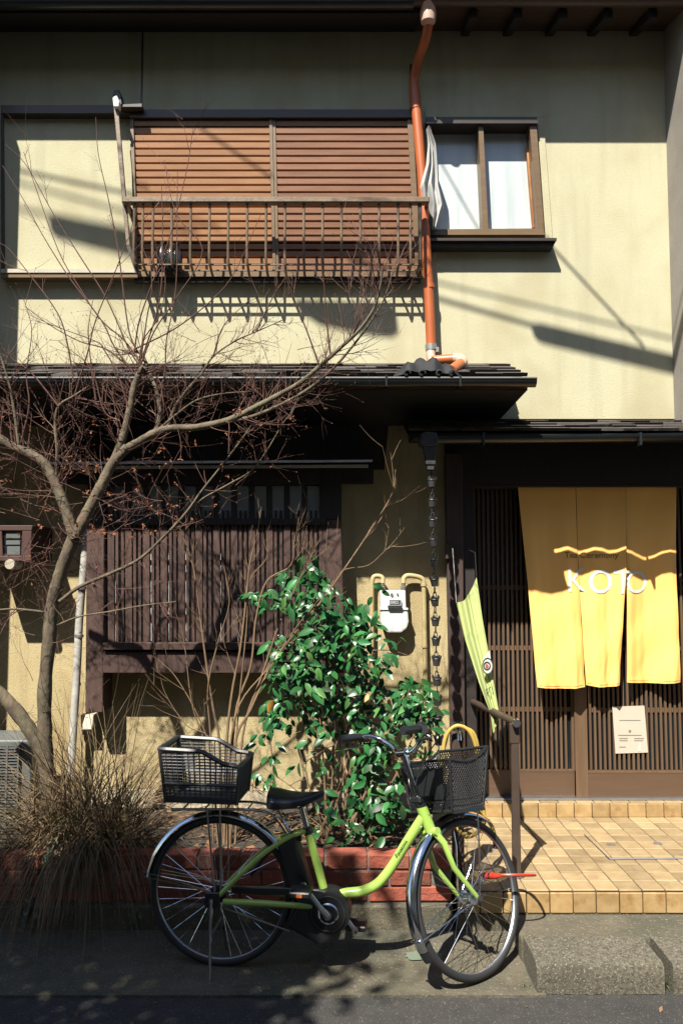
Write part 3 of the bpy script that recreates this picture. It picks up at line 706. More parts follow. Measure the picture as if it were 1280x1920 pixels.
b_ = MB(); b_.add([P(905, 1234, yl0), P(917.5, 1219, yl0), P(922, 1260, yl0), P(906, 1262, yl0)], [(0, 1, 2, 3)]); b_.build('logo_white', M['flag_white'], fl)
disc(913.5, 1249, 10, 15, yl0-.001).build('logo_white', M['flag_white'], fl)
disc(913.5, 1249, 10.5, 16, yl0-.002, inner=.84).build('logo_ring', M['flag_ink'], fl)
disc(912.3, 1248.5, 7, 8.2, yl0-.003, inner=.68).build('logo_ring', M['flag_ink'], fl)
disc(912, 1248.5, 3, 3.6, yl0-.004).build('logo_dot', M['flag_red'], fl)
text_mesh('tri', 19, 'lettering', lambda x, y: P(911+x*.75-y*.20, 1302-y-x*.45, yl0-.002), M['flag_ink'], fl, cuts=0)

# ---- notice sheet
nt_ = thing('notice_sheet', 'laminated paper notice stuck on the right hand lattice door', 'notice', P(1180, 1367, DY-.008))
MB().pq([(1147, 1325), (1207, 1323), (1214, 1411), (1153, 1413)], DY-.0075, DY-.0055).build('sheet', M['paper'], nt_)
b_ = MB()
for (x0, y0, x1) in ((1160, 1350, 1200), (1158, 1378, 1202), (1160, 1384, 1176), (1188, 1384, 1206), (1160, 1388, 1176), (1188, 1388, 1205), (1160, 1400, 1172)):
    b_.add([P(x0, y0, DY-.009), P(x1, y0, DY-.009), P(x1, y0+1.2, DY-.009), P(x0, y0+1.2, DY-.009)], [(0, 1, 2, 3)])
b_.build('printed_lines', M['ink'], nt_)
disc(1180, 1371, 2.6, 2.6, DY-.009).build('emblem', M['ink'], nt_)
b_ = MB(); b_.add([P(1195, 1407, DY-.0095), P(1198, 1393, DY-.0105), P(1200, 1394, DY-.012), P(1200, 1409, DY-.0095)], [(0, 1, 2, 3)]); b_.build('curled_corner', M['flag_white'], nt_)

# ---- handrail
hb = PZ(968, 1642, FZ)
ht = P(958, 1352, hb.y)
hr = thing('handrail', 'brown steel handrail with a bright end cap standing on the porch edge', 'handrail', hb)
MB().prism([(hb.x-.022, hb.y-.012, FZ), (hb.x+.022, hb.y-.012, FZ), (hb.x+.018, hb.y-.012, ht.z-.1), (hb.x-.018, hb.y-.012, ht.z-.1)], (0, .024, 0)).build('post', M['brown_steel'], hr, bevel=.004)
MB().box(hb.x-.024, hb.x+.024, hb.y-.015, hb.y+.015, ht.z-.11, ht.z-.01).build('post_bracket', M['brown_steel'], hr, bevel=.004)
MB().tube([V((hb.x, hb.y-.03, ht.z)), V((P(888, 1318, 4.93).x, 4.96, P(888, 1318, 4.93).z))], .019, 14).build('rail', M['brown_steel'], hr, smooth=True)
MB().tube([V((hb.x+.002, hb.y-.048, ht.z-.003)), V((hb.x, hb.y-.029, ht.z))], .0205, 14).build('end_cap', M['chrome'], hr, smooth=True)
MB().lathe([(.04, 0), (.04, .006), (.025, .012)], (hb.x, hb.y, FZ), n=18).build('base_flange', M['steel'], hr, smooth=True)

# ---- gas meter with its pipes
gm = thing('gas_meter', 'white gas meter with cream pipes on the tan wall beside the rain chain', 'gas meter', P(740, 1190, 4.92))
MB().pq([(712, 1107), (760, 1107), (761, 1142), (713, 1142)], 4.905, 4.975).build('upper_body', M['white_metal'], gm, bevel=.008, seg=2)
MB().pq([(713, 1143), (764, 1143), (766, 1166), (762, 1178), (752, 1186), (727, 1186), (717, 1178), (713, 1166)], 4.895, 4.985).build('lower_body', M['white_metal'], gm, bevel=.009, seg=2)
MB().pq([(712, 1140), (765, 1140), (765, 1144), (712, 1144)], 4.888, 4.97).build('flange', M['white_metal'], gm, bevel=.002)
MB().pq([(727, 1123), (752, 1123), (752, 1136), (727, 1136)], 4.885, 4.905).build('counter_housing', M['white_metal'], gm, bevel=.003)
MB().pq([(730, 1125), (750, 1125), (750, 1133), (730, 1133)], 4.882, 4.8845).build('counter_window', M['grey_plastic'], gm)
text_mesh('00825', 8.5, 'counter_digits', lambda x, y: P(730.5+x*.80, 1132-y, 4.8805), M['white_metal'], gm, cuts=0)
MB().pq([(726, 1137), (754, 1137), (752, 1141), (728, 1141)], 4.875, 4.90).build('counter_shelf', M['grey_plastic'], gm)
for q, rr_ in (((734, 1115), .009), ((745, 1114), .006)):
    MB().lathe([(rr_, -.006), (rr_, .004)], P(*q, 4.903), axis='y', n=12).build('screw', M['grey_iron'], gm, smooth=True)
for x_ in (717, 756):
    MB().tube([P(x_, 1108, 4.94), P(x_, 1100, 4.94), P(x_, 1099, 4.94), P(x_, 1092, 4.94)], [.017, .017, .012, .012], 12).build('union_nut', M['grey_iron'], gm, smooth=True)
MB().tube(spline([P(717, 1094, 4.94), P(717, 1084, 4.95), P(710, 1080, 4.955), P(700, 1082, 4.955), P(697, 1095, 4.955)], 5) + [P(697, 1330, 4.955)], .0145, 12).build('supply_pipe', M['cream_pipe'], gm, smooth=True)
MB().tube(spline([P(756, 1094, 4.94), P(757, 1084, 4.945), P(765, 1079, 4.95), P(785, 1082, 4.955), P(793, 1088, 4.955), P(794, 1100, 4.955)], 5) + [P(798, 1330, 4.955), P(799, 1440, 4.955)], .0150, 12).build('outlet_pipe', M['cream_pipe'], gm, smooth=True)
for (x_, y_) in ((795, 1210), (794, 1095)):
    MB().tube([P(x_, y_, 4.955), P(x_, y_+4, 4.955)], .020, 12).build('pipe_clip', M['cream_pipe'], gm, smooth=True)

# ---- rain chain
YC = 4.58
rcn = thing('rain_chain', 'dark bronze rain chain of crown shaped cups hanging from the entry gutter', 'rain chain', P(806, 835, YC))
MB().prism([P(786, 832, YC-.05), P(790, 812, YC-.05), P(800, 808, YC-.05), P(818, 810, YC-.05), P(822, 832, YC-.05), P(815, 836, YC-.05), P(793, 836, YC-.05)], (0, .09, 0)).build('collector_box', M['rain_chain'], rcn, bevel=.004)
MB().prism([P(793, 836, YC-.04), P(819, 836, YC-.04), P(814, 868, YC-.03), P(800, 868, YC-.03)], (0, .065, 0)).build('funnel', M['rain_chain'], rcn, bevel=.003)
MB().pq([(797, 864), (817, 864), (816, 871), (798, 871)], YC-.035, YC+.03).build('collar', M['rain_chain'], rcn, bevel=.003)
MB().pq([(800, 871), (814, 871), (813, 881), (801, 881)], YC-.028, YC+.024).build('spout', M['rain_chain'], rcn, bevel=.003)
cup = MB(); n = 20; vv = []; 
for (rr_, hh, tooth) in ((.017, -.024, 0), (.018, -.026, 0), (.0225, .000, 0), (.0265, .018, 0), (.029, .022, 1)):
    for k in range(n):
        q = 2*pi*k/n; z = hh + (tooth*(.012 if k % 4 < 2 else -.002)); r2 = rr_ + (.001 if tooth else 0)
        vv.append((r2*cos(q), r2*sin(q), z))
fs = [(i*n+k, i*n+(k+1) % n, (i+1)*n+(k+1) % n, (i+1)*n+k) for i in range(4) for k in range(n)] + [tuple(range(n))]
cup.add(vv, fs); cup.ring([(.027, .012), (.0285, .014), (.027, .017), (.0255, .014)], (0, 0, 0), axis='z', n=20)
cup_me = cup.mesh('cup', M['rain_chain'], smooth=True)
ctop = P(809, 898, YC); cbot = P(824, 1500, YC)
lk_ = MB()
lk_.tube([V((.009*cos(q), 0, .021*sin(q))) for q in [2*pi*i/12 for i in range(12)]], .0028, 5, closed=True)
link_me = lk_.mesh('link', M['rain_chain'], smooth=True)
ncup = 17; first = True
for i in range(ncup):
    y_ = 905 + 37.2*i
    x_ = 809 + 15*(y_-905)/580
    p = P(x_, y_, YC)
    c = piece('cup', cup_me, rcn, p, (ru(-.08, .08), ru(-.08, .08), ru(0, 6.28)), (.98, .98, 1.0))
    for dz, rz in ((.040, ru(-.4, .4)), (.070, 1.3+ru(-.4, .4))):
        piece('link', link_me, rcn, p + V((-.001, 0, dz-.003)), (0, ru(-.1, .1), rz))

# ---- left: electric meter box, white pipe, outlet box, air conditioner
em = thing('meter_box', 'brown framed glass fronted meter box on the wall at the left edge', 'meter box', P(25, 1050, 4.62))
Yem = 4.66
for pts, f in (([(-40, 985), (62, 985), (60, 995), (-40, 995)], 0), ([(42, 995), (60, 995), (58, 1045), (40, 1045)], .002), ([(-40, 1042), (58, 1042), (57, 1052), (-40, 1052)], .001), ([(-40, 995), (4, 995), (6, 1042), (-40, 1042)], .003)):
    MB().pq(pts, Yem+f, Yem+.05).build('frame', M['meter_frame'], em, bevel=.003)
MB().pq([(2, 994), (43, 994), (42, 1044), (4, 1044)], Yem+.02, Yem+.03).build('glass', M['glass_dark'], em)
for k, (x0, y0, x1, y1) in enumerate(((12, 998, 38, 1009), (12, 1013, 38, 1021), (14, 1024, 38, 1040))):
    MB().pr(x0, y0, x1, y1, Yem+.014, Yem+.021).build('dial_plate', M['ac_grey'], em)
MB().box(P(-40, 1000, Yem).x, P(59, 1000, Yem).x, Yem+.05, WY, P(0, 1050, Yem+.05).z, P(0, 986, Yem+.05).z).build('case', M['meter_frame'], em)
MB().lathe([(.028, -.02), (.03, -.012), (.03, .10)], P(21, 1058, Yem+.01), axis='y', n=20).build('round_plate', M['beige_box'], em, smooth=True)

wp = thing('white_pipe', 'white wrapped refrigerant pipe leaning on the wall beside the lattice bay', 'pipe', P(135, 1385, 4.88))
MB().tube(spline([P(163, 990, 4.92), P(158, 1060, 4.91), P(150, 1150, 4.90), P(144, 1270, 4.89), P(136, 1400, 4.87), P(134, 1460, 4.87)], 5), .024, 12).build('pipe', M['white_pipe'], wp, smooth=True)
for y_ in (1100, 1190, 1280, 1340):
    x_ = 154 - (y_-1100)*.055; MB().tube([P(x_, y_, 4.895), P(x_-.2, y_+5, 4.895)], .0265, 12).build('tape_band', M['clip'], wp, smooth=True)
ob_ = thing('outlet_box', 'small beige outlet box on the wall under the lattice bay post', 'outlet box', P(164, 1375, 4.93))
MB().prism([P(151, 1340, 4.93), P(176, 1340, 4.93), P(173, 1368, 4.90), P(152, 1368, 4.90)], (0, .1, 0)).build('body', M['beige_box'], ob_, bevel=.006, seg=2)
MB().pq([(152, 1369), (174, 1369), (172, 1379), (156, 1379)], 4.935, WY).build('lower_lip', M['beige_box'], ob_, bevel=.003)
MB().lathe([(.004, -.004), (.004, .004)], P(164, 1345, 4.927), axis='y', n=8).build('screw', M['grey_iron'], ob_)

ac = thing('air_conditioner', 'grey air conditioner outdoor unit half hidden by dry grass at the left edge', 'air conditioner', P(0, 1560, 4.55))
Yac = 4.50
MB().pr(-170, 1388, 58, 1580, Yac+.015, Yac+.30).build('case', M['ac_grey'], ac, bevel=.015, seg=3)
MB().pr(-160, 1400, 34, 1570, Yac+.008, Yac+.014).build('grille_back', M['black_plastic'], ac)
b_ = P(-160, 1400, Yac); e_ = P(32, 1570, Yac)
lm = MB().box(0, e_.x-b_.x, -.004, .004, -.0032, .0032).mesh('louver', M['ac_grey'])
for i in range(30): piece('louver', lm, ac, (b_.x, Yac, b_.z - (b_.z-e_.z)*(i+.5)/30))
for x_ in (-60, 10, 31): MB().pr(x_, 1400, x_+3, 1570, Yac-.007, Yac+.007).build('grille_bar', M['ac_grey'], ac)

# ================================================================== BICYCLE
A = PZ(412, 1811, .008); Bf = PZ(890, 1840, .008)
yaw = math.atan2(Bf.y-A.y, Bf.x-A.x)
bk = thing('bicycle', 'lime green step-through bicycle with a charcoal rear crate parked along the planter', 'bicycle', A, yaw, local=True)
Mw = Matrix.Translation(A) @ Matrix.Rotation(yaw, 4, 'Z'); Mi = Mw.inverted()
def BP(px_, py_, yo=0.0):
    o_ = Mi @ V((0, 0, CAMZ)); d = (Mi.to_3x3() @ ray(px_, py_)); t = (yo - o_.y)/d.y
    p = o_ + d*t; return V((p.x, yo, p.z))
WR = .325
RH = V((0, 0, WR))
def wheel(c, xfm=None, parent=None):
    def bb(b_, *a, **k):
        if xfm: b_.xf(xfm)
        return b_.build(*a, **k)
    wh = bb(MB().ring([(WR-.0175+.0175*cos(q), .0175*sin(q)) for q in [2*pi*i/12 for i in range(12)]], c, n=64), 'wheel', M['rubber'], parent, smooth=True)
    bb(MB().ring([(.306, -.012), (.310, -.013), (.300, -.013), (.292, -.008), (.289, 0), (.292, .008), (.300, .013), (.310, .013), (.306, .012)], c, n=64), 'rim', M['alu'], wh, smooth=True)
    sp_ = MB()
    for i in range(36):
        a = 2*pi*i/36; side = -1 if i % 2 else 1; off = (.55 if (i//2) % 2 else -.55)
        h = c + V((.024*cos(a+off*1.6), side*.030, .024*sin(a+off*1.6))); e = c + V((.293*cos(a), side*.003, .293*sin(a)))
        sp_.tube([h, e], .0011, 4, caps=False)
    bb(sp_, 'spokes', M['chrome'], wh)
    bb(MB().lathe([(.010, -.06), (.010, -.036), (.028, -.034), (.028, -.027), (.016, -.024), (.016, .024), (.028, .027), (.028, .034), (.010, .036), (.010, .06)], c, axis='y', n=16), 'hub', M['alu'], wh, smooth=True)
    return wh
def tube(name, pts, r_, m, parent, n=12, xf=None):
    b_ = MB().tube(pts, r_, n)
    if xf: b_.xf(xf)
    return b_.build(name, M[m], parent, smooth=True)
wheel(RH, None, bk)
# rear hub motor drum and sprocket
MB().lathe([(.030, -.050), (.038, -.046), (.038, -.036), (.030, -.032)], RH, axis='y', n=20).build('sprocket', M['black_plastic'], bk, smooth=True)
BB = BP(618, 1704)
fr = tube('frame', spline([BP(799, 1522), BP(786, 1542), BP(770, 1567), BP(754, 1593), BP(737, 1621), BP(721, 1643), BP(703, 1660), BP(678, 1671), BP(647, 1675), BB+V((.02, 0, .05))], 6), .0215, 'lime', bk, 16)
tube('head_tube', [BP(808, 1560), BP(788, 1508)], .0245, 'lime', fr, 14)
tube('head_tube_cap', [BP(789.5, 1510), BP(786, 1500)], .027, 'black_plastic', fr, 14)
tube('seat_tube', [BP(611, 1680), BP(577, 1556)], .0185, 'lime', fr, 14)
tube('clamp', [BP(579, 1562), BP(576, 1550)], .022, 'black_plastic', fr, 12)
for s in (-1, 1):
    tube('seat_stay', spline([BP(574, 1556)+V((0, s*.012, 0)), BP(540, 1568)+V((0, s*.03, 0)), BP(500, 1592)+V((0, s*.05, 0)), BP(455, 1632)+V((0, s*.062, 0)), BP(418, 1668)+V((0, s*.066, 0))], 5), .0105, 'lime', fr, 10)
    tube('chain_stay', [BP(426, 1679)+V((0, s*.064, 0)), BP(500, 1683)+V((0, s*.060, 0)), BP(600, 1694)+V((0, s*.035, 0))], .0125, 'lime', fr, 10)
# lettering on the down tube (flat print)
pA, pB = BP(742, 1606, -.0245), BP(766, 1568, -.0245); dx_ = (pB-pA).normalized(); up_ = V((-dx_.z, 0, dx_.x))
tt_ = text_mesh('Panasonic', .0215, 'lettering', lambda x, y: pA + dx_*x + up_*(y-.006) + V((0, -.0012, 0)), M['black_plastic'], fr, cuts=0, bold=.0004)
# motor, battery, chain cover, cranks
mo = MB().lathe([(.060, -.052), (.088, -.046), (.094, -.030), (.094, .030), (.085, .045)], BB, axis='y', n=36).build('motor_unit', M['black_plastic'], bk, smooth=True)
MB().ring([(.070, -.056), (.074, -.056), (.074, -.050), (.070, -.050)], BB, n=36).build('cover_ring', M['grey_plastic'], mo, smooth=True)
MB().ring([(.036, -.058), (.042, -.060), (.046, -.056), (.042, -.050)], BB, n=30).build('crank_ring', M['chrome'], mo, smooth=True)
pts = [BP(436, 1655), BP(560, 1658), BP(600, 1661), BP(640, 1672), BP(652, 1700), BP(640, 1735), BP(612, 1745), BP(590, 1735), BP(570, 1690), BP(548, 1672), BP(440, 1668)]
MB().prism([p + V((0, -.046, 0)) for p in pts], (0, .02, 0)).build('chain_cover', M['black_plastic'], bk, bevel=.004)
d1 = (BP(577, 1556)-BP(611, 1680)).normalized()
q0 = BP(590, 1672)
n1 = V((-d1.z, 0, d1.x))
n1 = -n1 if n1.x > 0 else n1
MB().prism([q0+V((0, -.04, 0)), q0+n1*.10+V((0, -.04, 0)), q0+n1*.10+d1*.23+V((0, -.04, 0)), q0+n1*.01+d1*.26+V((0, -.04, 0))], (0, .08, 0)).build('battery', M['black_plastic'], bk, bevel=.012, seg=2)
MB().prism([BP(560, 1690)+V((0,-.045,0)), BP(540, 1730)+V((0,-.045,0)), BP(600, 1765)+V((0,-.045,0)), BP(640, 1750)+V((0,-.045,0)), BP(645, 1690)+V((0,-.045,0))], (0, .09, 0)).build('lower_motor_case', M['black_plastic'], mo, bevel=.012, seg=2)
tube('chain', [BP(425, 1698)+V((0, -.03, 0)), BP(545, 1740)+V((0, -.03, 0))], .0035, 'steel', bk, 6)
cdir = (BP(573, 1652)-BP(616, 1707)).normalized()
def crank(s, y0, y1):
    e = BB + cdir*s*.16
    b_ = MB().tube([BB + V((0, y0, 0)), BB + cdir*s*.04 + V((0, y1, 0)), e + V((0, y1, 0))], [.017, .013, .0105], 10)
    c_ = b_.build('crank', M['alu'], bk, smooth=True)
    MB().lathe([(.017, -.009), (.019, 0), (.017, .009)], BB + V((0, y0, 0)), axis='y', n=14).build('axle_cap', M['steel'], c_, smooth=True)
    MB().ring([(.007, -.009), (.014, -.009), (.014, .009), (.007, .009)], e + V((0, y1, 0)), n=14).build('pedal_eye', M['alu'], c_, smooth=True)
    return e
e1 = crank(1, -.068, -.080); e2 = crank(-1, .068, .080)
pe = MB().box(e1.x-.045, e1.x+.045, -.185, -.092, e1.z-.012, e1.z+.012).build('pedal', M['black_plastic'], bk, bevel=.005)
MB().box(e1.x-.012, e1.x+.012, -.190, -.1855, e1.z-.006, e1.z+.006).build('reflector', M['orange_plastic'], pe)
pe2 = MB().box(e2.x-.045, e2.x+.045, .092, .185, e2.z-.012, e2.z+.012).build('pedal', M['black_plastic'], bk, bevel=.005)
# seat post, saddle
tube('seat_post', [BP(577, 1558), BP(565, 1512)], .0128, 'chrome', bk, 12)
s0, s1 = BP(506, 1490), BP(608, 1483)
def sad(u, v):
    x = s0.x + (s1.x-s0.x)*u
    hw = .098*(1-u)**.85*(.35+.65*min(1, u*6+.5)) + .020*sin(pi*min(1, .15+u*.85))
    zt_ = BP(556, 1487).z + .018*(1-u)**2 - .012*sin(pi*u) + .016*u
    q = pi*(v*1.0) ; lat = cos(q)*hw
    dep = .062*(1-u*.62)
    z = zt_ - dep*(1-sin(q)**.55) if 0 < v < 1 else zt_-dep
    return V((x, lat, z))
sd = MB().grid(sad, 18, 16); 
nB = len(sd.v); c0 = sum((sd.v[j*19] for j in range(17)), V((0, 0, 0)))/17
sd.v.append(c0); sd.f += [(j*19, (j+1)*19, nB) for j in range(16)]
sdo = sd.build('saddle', M['leather'], bk, smooth=True, ang=80)
for s in (-1, 1):
    tube('spring', [V((s0.x+.035, s*.045, s0.z-.035-.004*i+.0)) + V((.012*cos(i*1.6), .012*sin(i*1.6), 0)) for i in range(16)], .0028, 'steel', sdo, 5)
    tube('saddle_rail', [BP(600, 1492)+V((0, s*.012, -.005)), BP(565, 1512)+V((0, s*.02, 0)), BP(520, 1512)+V((0, s*.035, 0))], .0038, 'steel', sdo, 6)
# rear mudguard (chrome), stays, rack, stand
def guard(c, a0, a1, rad, w_, name, m, parent, xf=None, n=30):
    b_ = MB(); vv = []
    prof_ = [(-w_, -.016), (-w_*.8, -.003), (-w_*.35, .002), (0, .004), (w_*.35, .002), (w_*.8, -.003), (w_, -.016)]
    k = len(prof_)
    for i in range(n+1):
        a = a0 + (a1-a0)*i/n
        for (y, dr_) in prof_: vv.append(c + V(((rad+dr_)*cos(a), y, (rad+dr_)*sin(a))))
    b_.add(vv, [(i*k+j, i*k+j+1, (i+1)*k+j+1, (i+1)*k+j) for i in range(n) for j in range(k-1)])
    if xf: b_.xf(xf)
    return b_.build(name, M[m], parent, smooth=True, ang=70)
guard(RH, R(-8), R(172), .344, .026, 'rear_mudguard', 'chrome', bk)
for s in (-1, 1):
    tube('mudguard_stay', [RH+V((-.01, s*.062, .01)), RH+V((-.35, s*.028, .055))], .0024, 'chrome', bk, 6)
    tube('mudguard_stay', [RH+V((-.01, s*.062, .012)), RH+V((-.345, s*.028, .075))], .0024, 'chrome', bk, 6)
    tube('rack_leg', [RH+V((-.005, s*.066, 0)), BP(396, 1508)+V((0, s*.066, 0))], .0048, 'steel', bk, 8)
    tube('rack_leg', [RH+V((.02, s*.066, 0)), BP(420, 1508)+V((0, s*.066, 0))], .0040, 'steel', bk, 8)
    tube('rack_rail', spline([BP(330, 1510)+V((0, s*.06, 0)), BP(420, 1510)+V((0, s*.06, 0)), BP(480, 1512)+V((0, s*.055, 0)), BP(515, 1523)+V((0, s*.04, 0)), BP(540, 1560)+V((0, s*.02, 0)), BP(556, 1562)+V((0, s*.012, 0))], 4), .0060, 'chrome', bk, 8)
    tube('stand_leg', [RH+V((-.02, s*.075, -.01)), RH+V((-.018, s*.095, -.16)), V((-.005, s*.135, .004))], [.009, .0075, .006], 'chrome', bk, 8)
for x_ in (350, 390, 430, 470): tube('rack_bar', [BP(x_, 1510)+V((0, -.06, 0)), BP(x_, 1510)+V((0, .06, 0))], .004, 'steel', bk, 6)
tube('stand_bridge', [RH+V((-.018, -.095, -.16)), RH+V((-.018, .095, -.16))], .006, 'steel', bk, 8)
MB().box(-.05, .02, -.078, -.068, WR-.05, WR+.02).build('stand_plate', M['black_plastic'], bk, bevel=.006)
tube('ring_lock', spline([BP(470, 1640), BP(500, 1600), BP(540, 1575), BP(565, 1572)], 4), .012, 'black_plastic', bk, 8)
# rear crate
b0, b1 = BP(311, 1504, -.11), BP(443, 1510, -.11)
t0 = [BP(299, 1404, -.125), BP(378, 1409, -.125), BP(418, 1432, -.125), BP(448, 1438, -.125)]
hw0, hw1 = .11, .125
cr = MB().box(b0.x+.005, b1.x-.005, -hw0, hw0, b0.z, b0.z+.012).build('rear_crate', M['grey_plastic'], bk, bevel=.004)
def topz(x):
    for i in range(3):
        if x <= t0[i+1].x: f_ = max(0, (x-t0[i].x)/(t0[i+1].x-t0[i].x)); return t0[i].z+(t0[i+1].z-t0[i].z)*f_
    return t0[3].z
xa, xb = t0[0].x, t0[3].x
def cp(u, s, h):            # u along length 0..1, side sign, height fraction
    xl_ = b0.x + (b1.x-b0.x)*u; xt = xa + (xb-xa)*u
    x = xl_ + (xt-xl_)*h; z = b0.z + (topz(xt)-b0.z)*h; y = s*(hw0 + (hw1-hw0)*h)
    return V((x, y, z))
for s in (-1, 1):
    g_ = MB()
    zbase, nz = b0.z, 17
    for i in range(1, nz):
        z = b0.z + (topz(xa)-b0.z)*i/nz
        us = [k/24 for k in range(25)]
        run = []
        for u in us:
            xt = xa+(xb-xa)*u; h = (z-b0.z)/(topz(xt)-b0.z)
            if h <= 1: run.append(cp(u, s, h))
        if len(run) > 1: g_.tube(run, .0026 if i not in (6,) else .008, 4, caps=False)
    for k in range(15): g_.tube([cp(k/14, s, 0), cp(k/14, s, .5), cp(k/14, s, 1)], .0030, 4, caps=False)
    g_.build('crate_side', M['grey_plastic'], cr)
    MB().prism([cp(0, s, .0), cp(1, s, .0), cp(1, s, .13), cp(0, s, .13)], (0, s*.004, 0)).build('skirt', M['grey_plastic'], cr)
for u, nm in ((0, 'crate_end'), (1, 'crate_end')):
    g_ = MB()
    for i in range(1, 16):
        h = i/16; g_.tube([cp(u, -1, h), cp(u, 1, h)], .0026, 4, caps=False)
    for k in range(13):
        f_ = k/12; g_.tube([cp(u, -1, h_)*(1-f_) + cp(u, 1, h_)*f_ for h_ in (0, .5, 1)], .0030, 4, caps=False)
    g_.build(nm, M['grey_plastic'], cr)
for u in (0, 1):
    for s in (-1, 1): tube('corner_post', [cp(u, s, 0), cp(u, s, 1)], .008, 'grey_plastic', cr, 6)
rp = [cp(u, -1, 1) for u in [i/20 for i in range(21)]] + [cp(u, 1, 1) for u in [i/20 for i in range(20, -1, -1)]]
b_ = MB().tube(rp, .0105, 6, closed=True); b_.build('crate_rim', M['grey_plastic'], cr, smooth=True)

# --- steered front end
ax0 = BP(787, 1506); ax1 = BP(806, 1562); axd = (ax1-ax0).normalized()
ST_ = Matrix.Translation(ax0) @ Matrix.Rotation(R(48), 4, 'Z') @ Matrix.Translation(-ax0)
# rotate about the inclined steering axis itself
ST_ = Matrix.Translation(ax0) @ Matrix.Rotation(R(-48), 4, axd) @ Matrix.Translation(-ax0)
tz = (WR - ax0.z)/axd.z
foot = ax0 + axd*tz
fwd = V((-axd.z, 0, axd.x)); fwd = fwd if fwd.x > 0 else -fwd
FH = foot + fwd*.100; FH.z = WR + .003
wheel(FH, ST_, bk)
crown = ax0 + axd*.125
for s in (-1, 1):
    tube('fork_leg', [crown + V((.0, s*.028, .0)), crown + axd*.05 + V((.008, s*.055, 0)), crown + axd*.16 + fwd*.012 + V((0, s*.058, 0)), FH + V((0, s*.056, 0))], [.016, .0145, .0125, .009], 'lime', bk, 10, ST_)
    b_ = MB().lathe([(.012, -.006), (.012, .006)], FH + V((0, s*.066, 0)), axis='y', n=10).xf(ST_); b_.build('axle_nut', M['grey_plastic'], bk, smooth=True)
    tube('mudguard_stay', [FH + V((0, s*.064, 0)), FH + V((.352*cos(R(200)), s*.026, .352*sin(R(200))))], .0024, 'chrome', bk, 6, ST_)
    tube('basket_stay', [FH + V((0, s*.066, 0)), FH + V((.03, s*.07, .20)), FH + V((.03, s*.085, .355))], .0036, 'chrome', bk, 6, ST_)
tube('fork_crown', [crown + V((0, -.05, 0)), crown + V((0, .05, 0))], .018, 'lime', bk, 10, ST_)
tube('steerer', [ax0, crown], .017, 'lime', bk, 10, ST_)
guard(FH, R(60), R(208), .352, .027, 'front_mudguard', 'chrome', bk, ST_)
guard(FH, R(205), R(216), .350, .026, 'mud_flap', 'black_plastic', bk, ST_, n=5)
MB().tube([FH + V((.352*cos(R(200)), -.03, .352*sin(R(200)))), FH + V((.358*cos(R(200)), 0, .358*sin(R(200)))), FH + V((.352*cos(R(200)), .03, .352*sin(R(200))))], .004, 6).xf(ST_).build('guard_clip', M['chrome'], bk, smooth=True)
# brake and lamp at the crown
MB().box(crown.x+.015, crown.x+.05, -.03, .03, crown.z-.05, crown.z-.0).xf(ST_).build('brake_caliper', M['steel'], bk, bevel=.006)
stem = ax0 - axd*.225
tube('stem', [ax0 - axd*.0, stem], .0125, 'chrome', bk, 12, ST_)
tube('stem_clamp', [stem + V((0, -.026, 0)), stem + V((0, .026, 0))], .019, 'chrome', bk, 12, ST_)
for s in (-1, 1):
    path = spline([stem, stem+V((.012, s*.045, .002)), stem+V((.02, s*.09, .035)), stem+V((.005, s*.15, .070)), stem+V((-.03, s*.18, .085)), stem+V((-.07, s*.195, .085)), stem+V((-.17, s*.205, .080))], 5)
    tube('handlebar', path[:-6], .0112, 'chrome', bk, 10, ST_)
    tube('grip', [stem+V((-.07, s*.195, .085)), stem+V((-.11, s*.199, .084)), stem+V((-.18, s*.206, .079))], [.016, .0175, .018], 'black_plastic', bk, 12, ST_)
    tube('brake_lever', spline([stem+V((-.055, s*.215, .06)), stem+V((-.05, s*.235, .045)), stem+V((-.10, s*.258, .042)), stem+V((-.165, s*.268, .035))], 4), .0055, 'chrome' if s > 0 else 'black_plastic', bk, 8, ST_)
    tube('lever_clamp', [stem+V((-.03, s*.19, .080)), stem+V((-.07, s*.215, .080))], .019, 'black_plastic', bk, 10, ST_)
    tube('cable', spline([stem+V((-.04, s*.21, .055)), stem+V((.07, s*.16, .05)), stem+V((.085, s*.06, -.02)), stem+V((.04, s*.02, -.14)), ax0+V((.03, s*.015, -.02))], 6), .0028, 'black_plastic', bk, 5, ST_)
MB().lathe([(.02, -.02), (.026, -.012), (.026, .012), (.012, .024)], stem+V((-.01, -.14, .095)), n=14).xf(ST_).build('bell', M['black_plastic'], bk, smooth=True)
MB().box(ax0.x-.03, ax0.x+.035, -.03, .03, ax0.z+.0, ax0.z+.028).xf(ST_).build('basket_bracket', M['black_plastic'], bk, bevel=.006)
